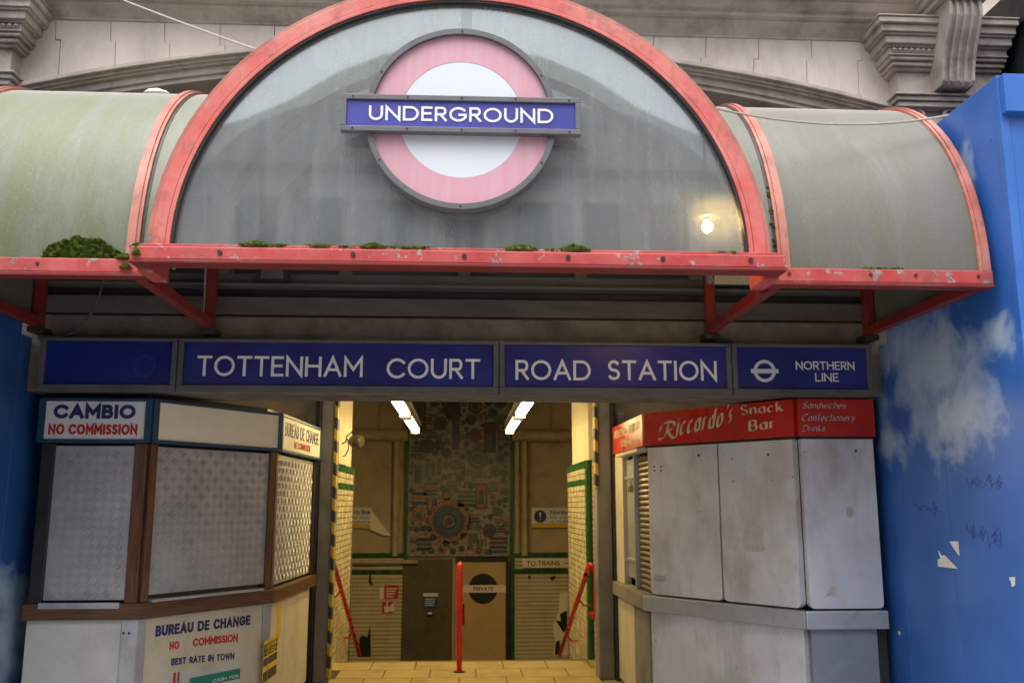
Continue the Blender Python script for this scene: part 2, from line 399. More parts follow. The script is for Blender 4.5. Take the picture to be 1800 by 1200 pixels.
# ------------------------------------------------------------------ mesh building
class Fr:
    """a local frame: a along u, b along v, c along the outward normal"""
    def __init__(s, o, u=(1, 0, 0), v=(0, 0, 1), n=(0, -1, 0)):
        s.o = V(o); s.u = V(u).normalized(); s.v = V(v).normalized(); s.n = V(n).normalized()
    def __call__(s, a, b, c=0.0): return s.o + s.u * a + s.v * b + s.n * c
WORLD = Fr((0, 0, 0), (1, 0, 0), (0, 1, 0), (0, 0, 1))
class MB:
    def __init__(s): s.v = []; s.f = []
    def add(s, vs, fs):
        k = len(s.v); s.v += [V(x) for x in vs]; s.f += [tuple(i + k for i in f) for f in fs]
    def box(s, a0, a1, b0, b1, c0, c1, fr=WORLD):
        p = [fr(a, b, c) for c in (c0, c1) for b in (b0, b1) for a in (a0, a1)]
        s.add(p, [(0, 2, 3, 1), (4, 5, 7, 6), (0, 1, 5, 4), (2, 6, 7, 3), (0, 4, 6, 2), (1, 3, 7, 5)])
        return s
    def prism(s, poly, c0, c1, fr=WORLD):
        n = len(poly)
        p = [fr(a, b, c0) for a, b in poly] + [fr(a, b, c1) for a, b in poly]
        s.add(p, [tuple(range(n))[::-1], tuple(range(n, 2 * n))] + [(i, (i + 1) % n, n + (i + 1) % n, n + i) for i in range(n)])
        return s
    def loft(s, rings, closed=True, caps=True):
        n = len(rings[0]); k = len(s.v)
        for r in rings: s.v += [V(x) for x in r]
        m = n if closed else n - 1
        for j in range(len(rings) - 1):
            for i in range(m):
                i2 = (i + 1) % n
                s.f.append((k + j * n + i, k + j * n + i2, k + (j + 1) * n + i2, k + (j + 1) * n + i))
        if caps and closed:
            s.f.append(tuple(k + i for i in range(n))[::-1]); s.f.append(tuple(k + (len(rings) - 1) * n + i for i in range(n)))
        return s
    def tube(s, path, r, n=10, caps=True):
        path = [V(p) for p in path]; rings = []
        ref = None
        for i, p in enumerate(path):
            t = (path[min(i + 1, len(path) - 1)] - path[max(i - 1, 0)]).normalized()
            if ref is None:
                ref = V((0, 0, 1)) if abs(t.z) < 0.9 else V((1, 0, 0))
            x = (ref - t * ref.dot(t)).normalized(); ref = x; y = t.cross(x)
            rr = r[i] if isinstance(r, (list, tuple)) else r
            rings.append([p + (x * math.cos(a) + y * math.sin(a)) * rr for a in [2 * math.pi * q / n for q in range(n)]])
        return s.loft(rings, True, caps)
    def extrude_profile(s, prof, x0, x1, closed=True):
        """prof: list of (Y,Z); swept along X"""
        return s.loft([[V((x0, y, z)) for y, z in prof], [V((x1, y, z)) for y, z in prof]], closed, closed)
    def disc(s, fr, ca, cb, r, c0, c1, n=32, ry=None, a0=0, a1=360):
        ry = ry or r
        full = abs(a1 - a0) >= 360
        m = n if full else n + 1
        poly = [(ca + r * math.cos(R(a0 + (a1 - a0) * i / n)), cb + ry * math.sin(R(a0 + (a1 - a0) * i / n))) for i in range(m)]
        return s.prism(poly, c0, c1, fr)
    def ring(s, fr, ca, cb, ro, ri, c0, c1, n=48, a0=0.0, a1=360.0, ko=1.0):
        """flat ring or arch band with thickness; ko = vertical / horizontal radius ratio"""
        full = abs(a1 - a0) >= 360
        m = n if full else n + 1
        rings = []
        for i in range(m):
            t = R(a0 + (a1 - a0) * i / n); co, si = math.cos(t), math.sin(t) * ko
            rings.append([fr(ca + ro * co, cb + ro * si, c0), fr(ca + ro * co, cb + ro * si, c1), fr(ca + ri * co, cb + ri * si, c1), fr(ca + ri * co, cb + ri * si, c0)])
        if full: rings.append(rings[0])
        return s.loft(rings, True, not full)

def spl_(pts, n=5):
    out = []
    for i in range(len(pts) - 1):
        p0, p1, p2, p3 = pts[max(i - 1, 0)], pts[i], pts[i + 1], pts[min(i + 2, len(pts) - 1)]
        for k in range(n):
            t = k / n; out.append(.5 * ((2 * p1) + (p2 - p0) * t + (2 * p0 - 5 * p1 + 4 * p2 - p3) * t * t + (3 * p1 - p0 - 3 * p2 + p3) * t ** 3))
    return out + [pts[-1]]
WLOC = {}
def link(name, mb, mat, parent=None, bev=0.0, smooth=False, seg=2, origin=None, kind=None):
    if isinstance(mb, list): return [link(name, q, mat, parent, bev, smooth, seg, origin, kind) for q in mb]   # one part per word
    me = bpy.data.meshes.new(name)
    lo = V((min(p.x for p in mb.v), min(p.y for p in mb.v), min(p.z for p in mb.v)))
    hi = V((max(p.x for p in mb.v), max(p.y for p in mb.v), max(p.z for p in mb.v)))
    o0 = V(origin) if origin is not None else V(((lo.x + hi.x) / 2, (lo.y + hi.y) / 2, lo.z))
    me.from_pydata([tuple(p - o0) for p in mb.v], [], mb.f)
    bm = bmesh.new(); bm.from_mesh(me); bmesh.ops.recalc_face_normals(bm, faces=bm.faces[:]); bm.to_mesh(me); bm.free()
    if smooth:
        for p in me.polygons: p.use_smooth = True
        me.set_sharp_from_angle(angle=R(40))
    me.materials.append(MATS[mat])
    o = bpy.data.objects.new(name, me); C.objects.link(o)
    o.location = o0
    if parent is not None:
        o.parent = parent; o.location = o0 - WLOC[parent.name]
    WLOC[o.name] = o0
    if bev:
        b = o.modifiers.new('bevel', 'BEVEL'); b.width = bev; b.segments = seg; b.limit_method = 'ANGLE'; b.angle_limit = R(35)
    if kind: o['kind'] = kind
    return o
def tag(o, label, cat, group=None):
    o['label'] = label; o['category'] = cat
    if group: o['group'] = group
    return o
def thing(name, loc, label, cat, group=None):
    o = bpy.data.objects.new(name, None); C.objects.link(o); o.location = loc
    o.empty_display_size = 0.1
    WLOC[o.name] = V(loc)
    return tag(o, label, cat, group)
def struct(name, mb, mat, **kw):
    o = link(name, mb, mat, **kw); o['kind'] = 'structure'; return o
def place(name, mesh, loc, parent, rot=(0, 0, 0)):
    o = bpy.data.objects.new(name, mesh); C.objects.link(o)
    o.parent = parent; o.location = V(loc) - WLOC[parent.name]; o.rotation_euler = rot
    WLOC[o.name] = V(loc)
    return o

# ------------------------------------------------------------------ lettering (pen-stroke alphabet)
def _arc(cx, cy, rx, ry, a0, a1, n=14):
    return [(cx + rx * math.cos(R(a0 + (a1 - a0) * i / n)), cy + ry * math.sin(R(a0 + (a1 - a0) * i / n))) for i in range(n + 1)]
def _bowl(x, y0, y1, X):      # right-hand half bowl from (x,y1) round to (x,y0)
    r = (y1 - y0) / 2; m = X - min(X * 0.55, r * 1.05)
    return [(x, y1)] + _arc(m, (y0 + y1) / 2, X - m, r, 90, -90, 12) + [(x, y0)]
G = {}
G['A'] = (.84, [[(0, 0), (.5, 1), (1, 0)], [(.2, .33), (.8, .33)]])
G['B'] = (.60, [[(0, 0), (0, 1)], _bowl(0, .53, 1, .9), _bowl(0, 0, .53, 1)])
G['C'] = (.86, [_arc(.56, .5, .56, .5, 42, 318, 24)])
G['D'] = (.84, [[(0, 0), (0, 1)], _bowl(0, 0, 1, 1)])
G['E'] = (.54, [[(1, 1), (0, 1), (0, 0), (1, 0)], [(0, .52), (.88, .52)]])
G['F'] = (.52, [[(1, 1), (0, 1), (0, 0)], [(0, .5), (.88, .5)]])
G['G'] = (.94, [_arc(.52, .5, .52, .5, 42, 340, 26) + [(1, .46), (.6, .46)]])
G['H'] = (.76, [[(0, 0), (0, 1)], [(1, 0), (1, 1)], [(0, .53), (1, .53)]])
G['I'] = (.0, [[(0, 0), (0, 1)]])
G['K'] = (.66, [[(0, 0), (0, 1)], [(.9, 1), (.05, .45)], [(.3, .6), (1, 0)]])
G['L'] = (.50, [[(0, 1), (0, 0), (1, 0)]])
G['M'] = (.90, [[(0, 0), (0, 1), (.5, .35), (1, 1), (1, 0)]])
G['N'] = (.78, [[(0, 0), (0, 1), (1, 0), (1, 1)]])
G['O'] = (.98, [_arc(.5, .5, .5, .5, 90, 450, 32)])
G['P'] = (.56, [[(0, 0), (0, 1)], _bowl(0, .44, 1, 1)])
G['Q'] = (.98, [_arc(.5, .5, .5, .5, 90, 450, 32), [(.6, .3), (1, 0)]])
G['R'] = (.60, [[(0, 0), (0, 1)], _bowl(0, .47, 1, .95), [(.45, .47), (1, 0)]])
G['S'] = (.54, [_arc(.5, .75, .46, .25, 35, 270, 16)[:-1] + _arc(.5, .25, .5, .25, 90, -148, 16)])
G['T'] = (.66, [[(0, 1), (1, 1)], [(.5, 1), (.5, 0)]])
G['U'] = (.72, [[(0, 1), (0, .4)] + _arc(.5, .4, .5, .4, 180, 360, 16)[1:-1] + [(1, .4), (1, 1)]])
G['V'] = (.80, [[(0, 1), (.5, 0), (1, 1)]])
G['W'] = (1.15, [[(0, 1), (.26, 0), (.5, .9), (.74, 0), (1, 1)]])
G['Y'] = (.70, [[(0, 1), (.5, .48), (1, 1)], [(.5, .48), (.5, 0)]])
XH = .66
def _lo(w_, st): return (w_, st)
_o = _arc(.5, XH / 2, .5, XH / 2, 90, 450, 20)
G['a'] = (.50, [_o, [(1, XH), (1, 0)]])
G['b'] = (.52, [_o, [(0, 1), (0, 0)]])
G['c'] = (.46, [_arc(.5, XH / 2, .5, XH / 2, 48, 312, 16)])
G['d'] = (.52, [_o, [(1, 1), (1, 0)]])
G['e'] = (.50, [[(0, .34), (1, .34)] + _arc(.5, XH / 2, .5, XH / 2, 5, 312, 18)])
G['f'] = (.32, [[(1, .97), (.7, 1), (.45, .9), (.45, 0)], [(0, XH), (1, XH)]])
G['g'] = (.52, [_o, [(1, XH), (1, -.1), (.7, -.28), (.1, -.22)]])
G['h'] = (.48, [[(0, 1), (0, 0)], [(0, .45), (.2, .6), (.55, XH), (.9, .56), (1, .4), (1, 0)]])
G['i'] = (.0, [[(0, 0), (0, XH)], [(0, .86), (0, .9)]])
G['k'] = (.46, [[(0, 1), (0, 0)], [(.9, XH), (.05, .3)], [(.35, .42), (1, 0)]])
G['l'] = (.0, [[(0, 0), (0, 1)]])
G['m'] = (.78, [[(0, XH), (0, 0)], [(0, .5), (.2, XH), (.42, .6), (.5, .4), (.5, 0)], [(.5, .5), (.7, XH), (.92, .6), (1, .4), (1, 0)]])
G['n'] = (.48, [[(0, XH), (0, 0)], [(0, .45), (.2, .6), (.55, XH), (.9, .56), (1, .4), (1, 0)]])
G['o'] = (.54, [_o])
G['r'] = (.30, [[(0, XH), (0, 0)], [(0, .42), (.4, .6), (1, .64)]])
G['s'] = (.36, [_arc(.5, XH * .75, .46, XH * .25, 35, 270, 12)[:-1] + _arc(.5, XH * .25, .5, XH * .25, 90, -148, 12)])
G['t'] = (.30, [[(.4, .92), (.4, .1), (.65, 0), (1, .02)], [(0, XH), (1, XH)]])
G['u'] = (.48, [[(0, XH), (0, .25), (.2, .04), (.5, 0), (.85, .1), (1, .25)], [(1, XH), (1, 0)]])
G['w'] = (.74, [[(0, XH), (.26, 0), (.5, XH * .9), (.74, 0), (1, XH)]])
G['y'] = (.48, [[(0, XH), (.52, .02)], [(1, XH), (.3, -.28)]])
G["%"] = (.62, [[(.42, 1), (.36, .5), (.22, .08), (.0, -.04), (-.2, .04)], [(-.16, .5), (-.12, .8), (.1, .98), (.45, 1.03), (.82, .95), (.9, .76), (.72, .56), (.36, .48)], [(.4, .48), (.62, .2), (.9, -.02), (1.15, .06)]])
G["'"] = (.0, [[(0, .85), (0, 1)]])
G['-'] = (.5, [[(0, .4), (1, .4)]])
G['.'] = (.0, [[(0, 0), (0, .03)]])
def lay(s, wt, track, space):
    x = 0; out = []
    for ch in s:
        if ch == ' ': x += space; continue
        w_, st = G[ch]
        out.append((x, w_, st)); x += w_ + wt + track
    return out, x - track
def text(mb, fr, s, a0, a1, b0, b1, wt=.15, track=.16, space=.45, c=0.002, th=0.002, shear=0.0, nib=None, slope=0.0):
    """letters of cap height b1-b0 spread to fill a0..a1 on the frame's plane"""
    H = b1 - b0; nl = sum(ch != ' ' for ch in s)
    _, W = lay(s, 0.0, track, space)
    room = (a1 - a0) / H
    m_ = max(0.28, (room - nl * wt) / W)
    gl = []; x = 0; wi = 0; mbs = [mb]
    for ch in s:
        if ch == ' ':
            x += space * m_; wi += 1; mbs.append(MB()); continue
        gl.append((x, G[ch][0] * m_, G[ch][1], mbs[wi])); x += (G[ch][0] + track) * m_ + wt
    sx = (a1 - a0) / (x - track * m_)
    z = 0
    for x, w_, st, mb in gl:
        for poly in st:
            z = (z + 1) % 7
            pts = [(x + wt / 2 + px * w_, wt / 2 + py * (1 - wt)) for px, py in poly]
            closed = math.dist(pts[0], pts[-1]) < 1e-6
            P = [V((px, py)) for px, py in pts]
            if closed: P = P[:-1]
            n = len(P); L = []
            if nib:
                q = V((nib[0], nib[1])) * (wt / 2)
                for i in range(n): L.append((P[i] + q, P[i] - q))
            else:
                for i in range(n):
                    d0 = (P[i] - P[i - 1]) if (closed or i > 0) else None
                    d1 = (P[(i + 1) % n] - P[i]) if (closed or i < n - 1) else None
                    d0 = d0.normalized() if d0 is not None else None; d1 = d1.normalized() if d1 is not None else None
                    pt = P[i]
                    if d0 is None: t = d1; pt = pt - d1 * wt / 2; k = 1
                    elif d1 is None: t = d0; pt = pt + d0 * wt / 2; k = 1
                    else:
                        t = d0 + d1
                        t = t.normalized() if t.length > 1e-6 else d1
                        k = 1 / max(0.35, math.sqrt(max(0, (1 + d0.dot(d1)) / 2)))
                    nn = V((-t.y, t.x)) * (wt / 2 * k)
                    L.append((pt + nn, pt - nn))
            def mp(q, cc):
                yy = q.y; xx = q.x + shear * yy
                return fr(a0 + xx * sx, b0 + yy * H + slope * xx * sx, cc)
            cz = c + th + 0.00025 * z
            rings = [[mp(l, c), mp(l, cz), mp(r, cz), mp(r, c)] for l, r in L]
            if closed: rings.append(rings[0])
            mb.loft(rings, True, not closed)
    return mbs if len(mbs) > 1 else mbs[0]

# ================================================================== SETTING
FY = 6.2     # plane of the stone front
CY = 4.45    # front of the canopy's arch
SY = 4.70    # front of its side bays

g = MB()
hx0, hx1, hy0, hy1 = -4.6, 4.6, 8.45, 15.6
for x0, x1, y0, y1 in ((-90, 90, -90, hy0), (-90, 90, hy1, 90), (-90, hx0, hy0, hy1), (hx1, 90, hy0, hy1)):
    g.add([(x0, y0, -0.14), (x1, y0, -0.14), (x1, y1, -0.14), (x0, y1, -0.14)], [(0, 1, 2, 3)])
struct('ground', g, 'asphalt')
g = MB().box(-30, 30, -3.2, 8.5, -0.3, -0.004)
struct('pavement', g, 'paving')
g = MB().box(-30, 30, -16, -11.5, -0.3, 0.0)
struct('far_pavement', g, 'paving')

# entrance floor tiles
fl = struct('entrance_floor', MB().box(-4.6, 4.6, 8.5, 9.86, -0.25, -0.014), 'grout')
tm = MB().box(-.215, .215, -.215, .215, -.02, 0)
t0 = link('floor_tile', tm, 'tile_floor', fl, origin=(0, 0, 0))
fm = t0.data; bpy.data.objects.remove(t0)
for j in range(3):
    for i in range(-3, 4):
        place('floor_tile', fm, (0.21 + i * .44 + (0.16 * (j % 2)), 8.76 + j * .44 - 0.02, 0), fl)
# stairs down to the landing
stt = struct('stair', MB().box(-1.7, 1.7, 9.86, 11.98, -1.75, -1.37), 'step_stone')
for i in range(7):
    link('step', MB().box(-1.7, 1.7, 9.86 + i * .29, 9.86 + (i + 1) * .29 + .02, -1.37, -.17 * (i + 1)), 'step_stone', stt, bev=.01)
link('nosing', MB().box(-1.5, 1.5, 9.86, 9.93, -.15, -.003), 'step_stone', stt)
struct('landing_floor', MB().box(-4.6, 4.6, 11.9, 15.6, -1.75, -1.36), 'step_stone')
struct('entrance_ceiling', MB().box(-4.6, 4.6, 8.6, 15.6, 3.52, 3.7), 'ceiling_paint')
struct('porch_ceiling', MB().box(-3.4, 3.4, 6.45, 8.62, 3.02, 3.2), 'ceiling_paint')

# ================================================================== STONE FRONT
bld = thing('station_building', (0, 7.0, 0), 'soot-stained stone front with flat arch, cornice and pilasters behind the canopy', 'building')
AZ, AR = 4.87, 12.0
arch = lambda x: AZ - x * x / (2 * AR)
CB = 5.0       # underside of cornice
# backing wall
bk = MB()
N = 40
top = [(-3.7 + 7.4 * i / N, CB + .3) for i in range(N + 1)]
bot = [(x, arch(x) - .10) for x, _ in top]
bk.prism(bot + top[::-1], 0, -.35, Fr((0, FY + .03, 0)))
link('backing_wall', bk, 'stone_sooty', bld)
# spandrel stones with joggled joints
js = [-3.30] + [at(px, 90, Y=FY).x for px in (97, 194, 289, 386, 482)]
js += [js[-1] + .40 * k for k in range(1, 5)]
jr = [at(px, 90, Y=FY).x for px in (1240, 1332, 1424, 1513)] + [3.30]
m0, m1 = js[-1], jr[0]
nm = max(1, round((m1 - m0) / .4))
js += [m0 + (m1 - m0) * k / nm for k in range(1, nm)] + jr
for i in range(len(js) - 1):
    xl, xr = js[i] + .0018, js[i + 1] - .0018
    sg = 1 if (xl + xr) < 0 else -1
    zm = 4.845 + rnd.uniform(-.012, .012) - .0 * abs(xl)
    st = .035 * sg
    ln = .02 * sg
    zb = lambda x: arch(x) + .012
    if zb((xl + xr) / 2) > zm - .03: zm = zb((xl + xr) / 2) + .05
    pl = [(xl, CB + .02), (xl + ln * .5, zm), (xl + ln * .5 + st, zm), (xl + ln + st, zb(xl + st) if zb(xl + st) < zm else zm - .004)]
    pr = [(xr, CB + .02), (xr + ln * .5, zm), (xr + ln * .5 + st, zm), (xr + ln + st, zb(xr + st) if zb(xr + st) < zm else zm - .004)]
    mid = [(pl[-1][0] + (pr[-1][0] - pl[-1][0]) * t / 6, zb(pl[-1][0] + (pr[-1][0] - pl[-1][0]) * t / 6)) for t in range(1, 6)]
    link('spandrel_stone', MB().prism(pl + mid + pr[::-1], -.03, .035 + rnd.uniform(0, .004), Fr((0, FY, 0))), 'stone', bld, bev=.003)
# archivolt: stepped mouldings following the flat arch
def arc_band(name, t0, t1, c0, c1, mat):
    xs = [-3.35 + 6.7 * i / 60 for i in range(61)]
    r = [[(x, FY - c0, arch(x) - t0), (x, FY - c1, arch(x) - t0), (x, FY - c1, arch(x) - t1), (x, FY - c0, arch(x) - t1)] for x in xs]
    return link(name, MB().loft(r), mat, bld, bev=.006)
arc_band('arch_moulding', -.012, .022, -.1, .115, 'stone_sooty')
arc_band('arch_moulding', .020, .045, -.1, .085, 'stone_sooty')
arc_band('arch_moulding', .043, .062, -.1, .065, 'stone_sooty')
arc_band('arch_moulding', .060, .115, -.1, .035, 'stone_sooty')
arc_band('arch_moulding', .113, .150, -.28, .015, 'stone_sooty')
# cornice
prof = [(FY + .2, CB), (FY - .05, CB), (FY - .05, CB + .012), (FY - .10, CB + .06), (FY - .13, CB + .085), (FY - .13, CB + .105), (FY - .17, CB + .11), (FY - .17, CB + .14),
        (FY - .20, CB + .15), (FY - .24, CB + .19), (FY - .24, CB + .21), (FY - .30, CB + .22), (FY - .30, CB + .40), (FY - .36, CB + .41), (FY - .36, CB + .55), (FY + .2, CB + .55)]
link('cornice', MB().extrude_profile(prof, -3.6, 3.6), 'stone_sooty', bld, bev=.004)
link('upper_wall', MB().box(-9, 9, FY + .05, FY + .5, CB + .55, 9.5), 'stone', bld)
for sx in (-1, 1):
    link('flank_wall', MB().box(*sorted((sx * 3.05, sx * 9)), FY + .08, FY + .5, 0, CB + .55), 'stone', bld)
# recessed window above the lintel
link('recess_wall', MB().box(-3.3, 3.3, FY + .55, FY + .7, 3.05, 5.1), 'deep_black', bld)  # black sheet: darkness of the recess put into the wall's colour
win = link('fanlight', MB().box(-3.1, 3.1, FY + .50, FY + .53, 3.1, 4.9), 'glass_far', bld)
for i in range(-3, 4):
    link('mullion', MB().box(i * .88 - .045, i * .88 + .045, FY + .42, FY + .52, 3.1, 4.95), 'stone_lintel', win)
link('transom', MB().box(-3.1, 3.1, FY + .40, FY + .515, 3.85, 3.95), 'stone_lintel', win)
# lintel courses under the canopy
def band(name, z0, z1, y0, mat, bev=.008, x=3.0): return link(name, MB().box(-x, x, y0, FY + .5, z0, z1), mat, bld, bev=bev)
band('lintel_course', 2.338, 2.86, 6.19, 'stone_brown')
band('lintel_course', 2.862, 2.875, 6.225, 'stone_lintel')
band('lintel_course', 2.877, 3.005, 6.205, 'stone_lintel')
band('lintel_course', 3.007, 3.06, 6.24, 'deep_black')  # set-back course in black: the shade of the recess is in its colour
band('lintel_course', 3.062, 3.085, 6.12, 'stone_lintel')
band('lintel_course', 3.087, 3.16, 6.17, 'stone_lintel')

def pilaster(sx):
    """stone pier with stepped capital, beaded row and a fluted console"""
    root = thing('pier', (sx * 3.45, FY - .15, 0), '', 'pier')
    X = lambda a: sx * a
    def bx(name, a0, a1, y0, z0, z1, mat='stone_sooty', bev=.006, par=root):
        return link(name, MB().box(*sorted((X(a0), X(a1))), y0, FY + .3, z0, z1), mat, par, bev=bev)
    bx('shaft', 3.12, 3.95, 6.08, 0, 4.42)
    bx('base_moulding', 3.10, 3.62, 5.98, 4.46, 4.492); bx('base_moulding', 3.12, 3.60, 6.0, 4.42, 4.458); bx('base_moulding', 3.08, 3.64, 5.96, 4.494, 4.51)
    bx('shaft', 3.14, 3.95, 6.03, 4.512, 4.70, 'stone_sooty')
    st = [(4.70, 4.722, 3.10, 6.00), (4.724, 4.748, 3.08, 5.975), (4.75, 4.758, 3.09, 5.985), (4.76, 4.785, 3.06, 5.955), (4.787, 4.80, 3.045, 5.94), (4.802, 4.845, 3.055, 5.95),
          (4.847, 4.858, 3.03, 5.93), (4.86, 4.915, 3.01, 5.905), (4.917, 4.93, 2.985, 5.885), (4.932, 4.985, 2.97, 5.87), (4.987, 5.03, 2.945, 5.845), (5.032, 5.045, 2.935, 5.835)]
    for z0, z1, a, y in st:
        o = bx('capital_moulding', a, 3.98 - (a - 2.93) * .4, y, z0, z1)
    for i in range(12):
        a = 3.085 + i * .043
        link('bead', MB().tube([(X(a), 5.945, 4.806), (X(a), 5.938, 4.82), (X(a), 5.945, 4.842)], [.008, .017, .006], 8), 'stone_sooty', root, smooth=True)
    # console: curved scroll bracket with flutes
    def con(a0, a1, dy):
        pr = [(6.05, 4.53), (5.90 + dy, 4.53), (5.875 + dy, 4.56), (5.865 + dy, 4.62), (5.845 + dy, 4.70), (5.80 + dy, 4.80), (5.745 + dy, 4.90), (5.71 + dy, 4.98), (5.705 + dy, 5.05), (5.72 + dy, 5.10), (6.05, 5.10)]
        return MB().loft([[V((X(a0), y, z)) for y, z in pr], [V((X(a1), y, z)) for y, z in pr]])
    c_ = link('console', con(3.386, 3.614, .014), 'stone_sooty', root, bev=.004)
    for i in range(5):
        a = 3.38 + i * .054
        link('console_rib', con(a, a + .024, -.004 if i not in (0, 4) else -.012), 'stone_sooty', c_, bev=.005)
    bx('console_cap', 3.33, 3.67, 5.66, 5.10, 5.14); bx('console_cap', 3.30, 3.70, 5.63, 5.142, 5.19); bx('console_cap', 3.27, 3.73, 5.58, 5.192, 5.30)
    # scroll under the pier base
    for k in range(2):
        cx = 3.26 + k * .26
        pts = []
        for q in range(26):
            t = q / 25 * 2.2 * math.pi * (1 if k == 0 else -1); rr = .055 * (1 - q / 34)
            pts.append((X(cx + rr * math.cos(t + (math.pi if k else 0))), 6.04, 4.37 + rr * math.sin(t + (math.pi if k else 0))))
        link('scroll', MB().tube(pts, .014, 8), 'stone_sooty', root, smooth=True)
    bx('neck', 3.16, 3.60, 6.03, 4.25, 4.35)
    return root
p1 = pilaster(1); tag(p1, 'stone pier with fluted console and scroll rising behind the sky-blue hoarding', 'pier', 'stone piers of the front')
p2 = pilaster(-1); tag(p2, 'stone pier with stepped capital above the green-stained glazed bay', 'pier', 'stone piers of the front')
for p_ in (p1, p2): p_.name = 'stone_pier'
WLOC[p1.name] = p1.location.copy(); WLOC[p2.name] = p2.location.copy()

# neighbour: dark ribbed cladding beyond the hoarding
nb = thing('clad_building', (6.0, 6.6, 0), 'dark ribbed metal cladding of the neighbouring site beyond the blue hoarding', 'building')
link('cladding', MB().box(4.02, 9, 5.65, 9, 0, 5.0), 'slate_clad', nb)
for i in range(9):
    link('rib', MB().box(4.06 + i * .2, 4.12 + i * .2, 5.615, 5.66, 2.0, 5.0), 'slate_clad', nb, bev=.01)
link('roof_edge', MB().box(3.98, 9, 5.5, 9, 5.003, 5.3), 'deep_black', nb)

# ================================================================== CANOPY
can = thing('entrance_canopy', (0, 5.4, 2.75), 'red-framed glazed entrance canopy with a round arched front over the doorway', 'canopy')
EA, EB, EZ = 1.575, 1.50, 2.84
KO = EB / EA
FC = Fr((0, CY, 0))
# arch frame: outer flange, main face, bead, gasket
link('arch_frame', MB().ring(FC, 0, EZ, EA, EA - .022, -.16, .0, 72, 0, 180, KO), 'red_rib', can, smooth=True)
link('arch_frame', MB().ring(FC, 0, EZ, EA - .026, EA - .092, -.12, .012, 72, 0, 180, KO), 'red_arch', can, bev=.003)
link('arch_frame', MB().ring(FC, 0, EZ, EA - .095, EA - .118, -.10, .018, 72, 0, 180, KO), 'red_arch', can, bev=.003)
link('gasket', MB().ring(FC, 0, EZ, EA - .1165, EA - .130, -.05, .010, 72, 0, 180, KO), 'steel_black', can)
gl = MB()
poly = [((EA - .125) * math.cos(R(a * 2.5)), EZ + (EA - .125) * KO * math.sin(R(a * 2.5))) for a in range(73)]
gl.prism(poly, -.024, -.030, FC)
link('front_glass', gl, 'front_glass', can)
# rear arch rib and the vault glazing between
FR_ = Fr((0, 6.05, 0))
link('rear_rib', MB().ring(FR_, 0, EZ, EA - .03, EA - .12, -.08, .0, 60, 26, 154, KO), 'red_baked_shade', can)
link('middle_rib', MB().ring(Fr((0, 5.3, 0)), 0, EZ, EA - .03, EA - .08, -.04, .0, 60, 18, 162, KO), 'red_baked_shade', can)
link('vault_glazing', MB().ring(FC, 0, EZ, EA - .012, EA - .022, -.40, -.125, 72, 0, 180, KO), 'glazing_vault', can, smooth=True)
link('vault_glazing', MB().ring(FC, 0, EZ, EA - .012, EA - .022, -1.72, -.4005, 72, 24, 156, KO), 'glazing_vault', can, smooth=True)
link('ridge_bar', MB().box(-.03, .03, CY + .1, 6.1, EZ + EB - .11, EZ + EB - .03), 'steel_black', can)
# front beam with its returns
FB = link('front_beam', MB().box(-1.635, 1.635, CY - .05, CY + .06, 2.778, 2.843), 'red_beam', can, bev=.005)
link('beam_lip', MB().box(-1.635, 1.635, CY - .055, CY + .06, 2.760, 2.776), 'red_baked_shade', FB, bev=.003)
link('sill', MB().box(-1.60, 1.60, CY - .03, CY + .05, 2.844, 2.862), 'red_beam', FB, bev=.003)
for x in (-1.2, -.55, 0.0, .52, 1.0, 1.45):
    link('bolt', MB().disc(Fr((x, CY - .05, 2.815)), 0, 0, .012, 0, .008, 10), 'steel_black', FB)
for sx in (-1, 1):
    link('beam_return', MB().box(*sorted((sx * 1.555, sx * 1.634)), CY + .0605, SY + .06, 2.745, 2.84), 'red_beam', can, bev=.004)
    sb = link('side_beam', MB().box(*sorted((sx * 1.56, sx * 2.885)), SY - .02, SY + .06, 2.778, 2.852), 'red_beam', can, bev=.005)
    link('beam_lip', MB().box(*sorted((sx * 1.56, sx * 2.885)), SY - .027, SY + .06, 2.757, 2.776), 'red_baked_shade', sb, bev=.003)
    for x in (1.75, 2.2, 2.45, 2.8):
        link('bolt', MB().disc(Fr((sx * x, SY - .02, 2.82)), 0, 0, .009, 0, .006, 10), 'steel_black', sb)
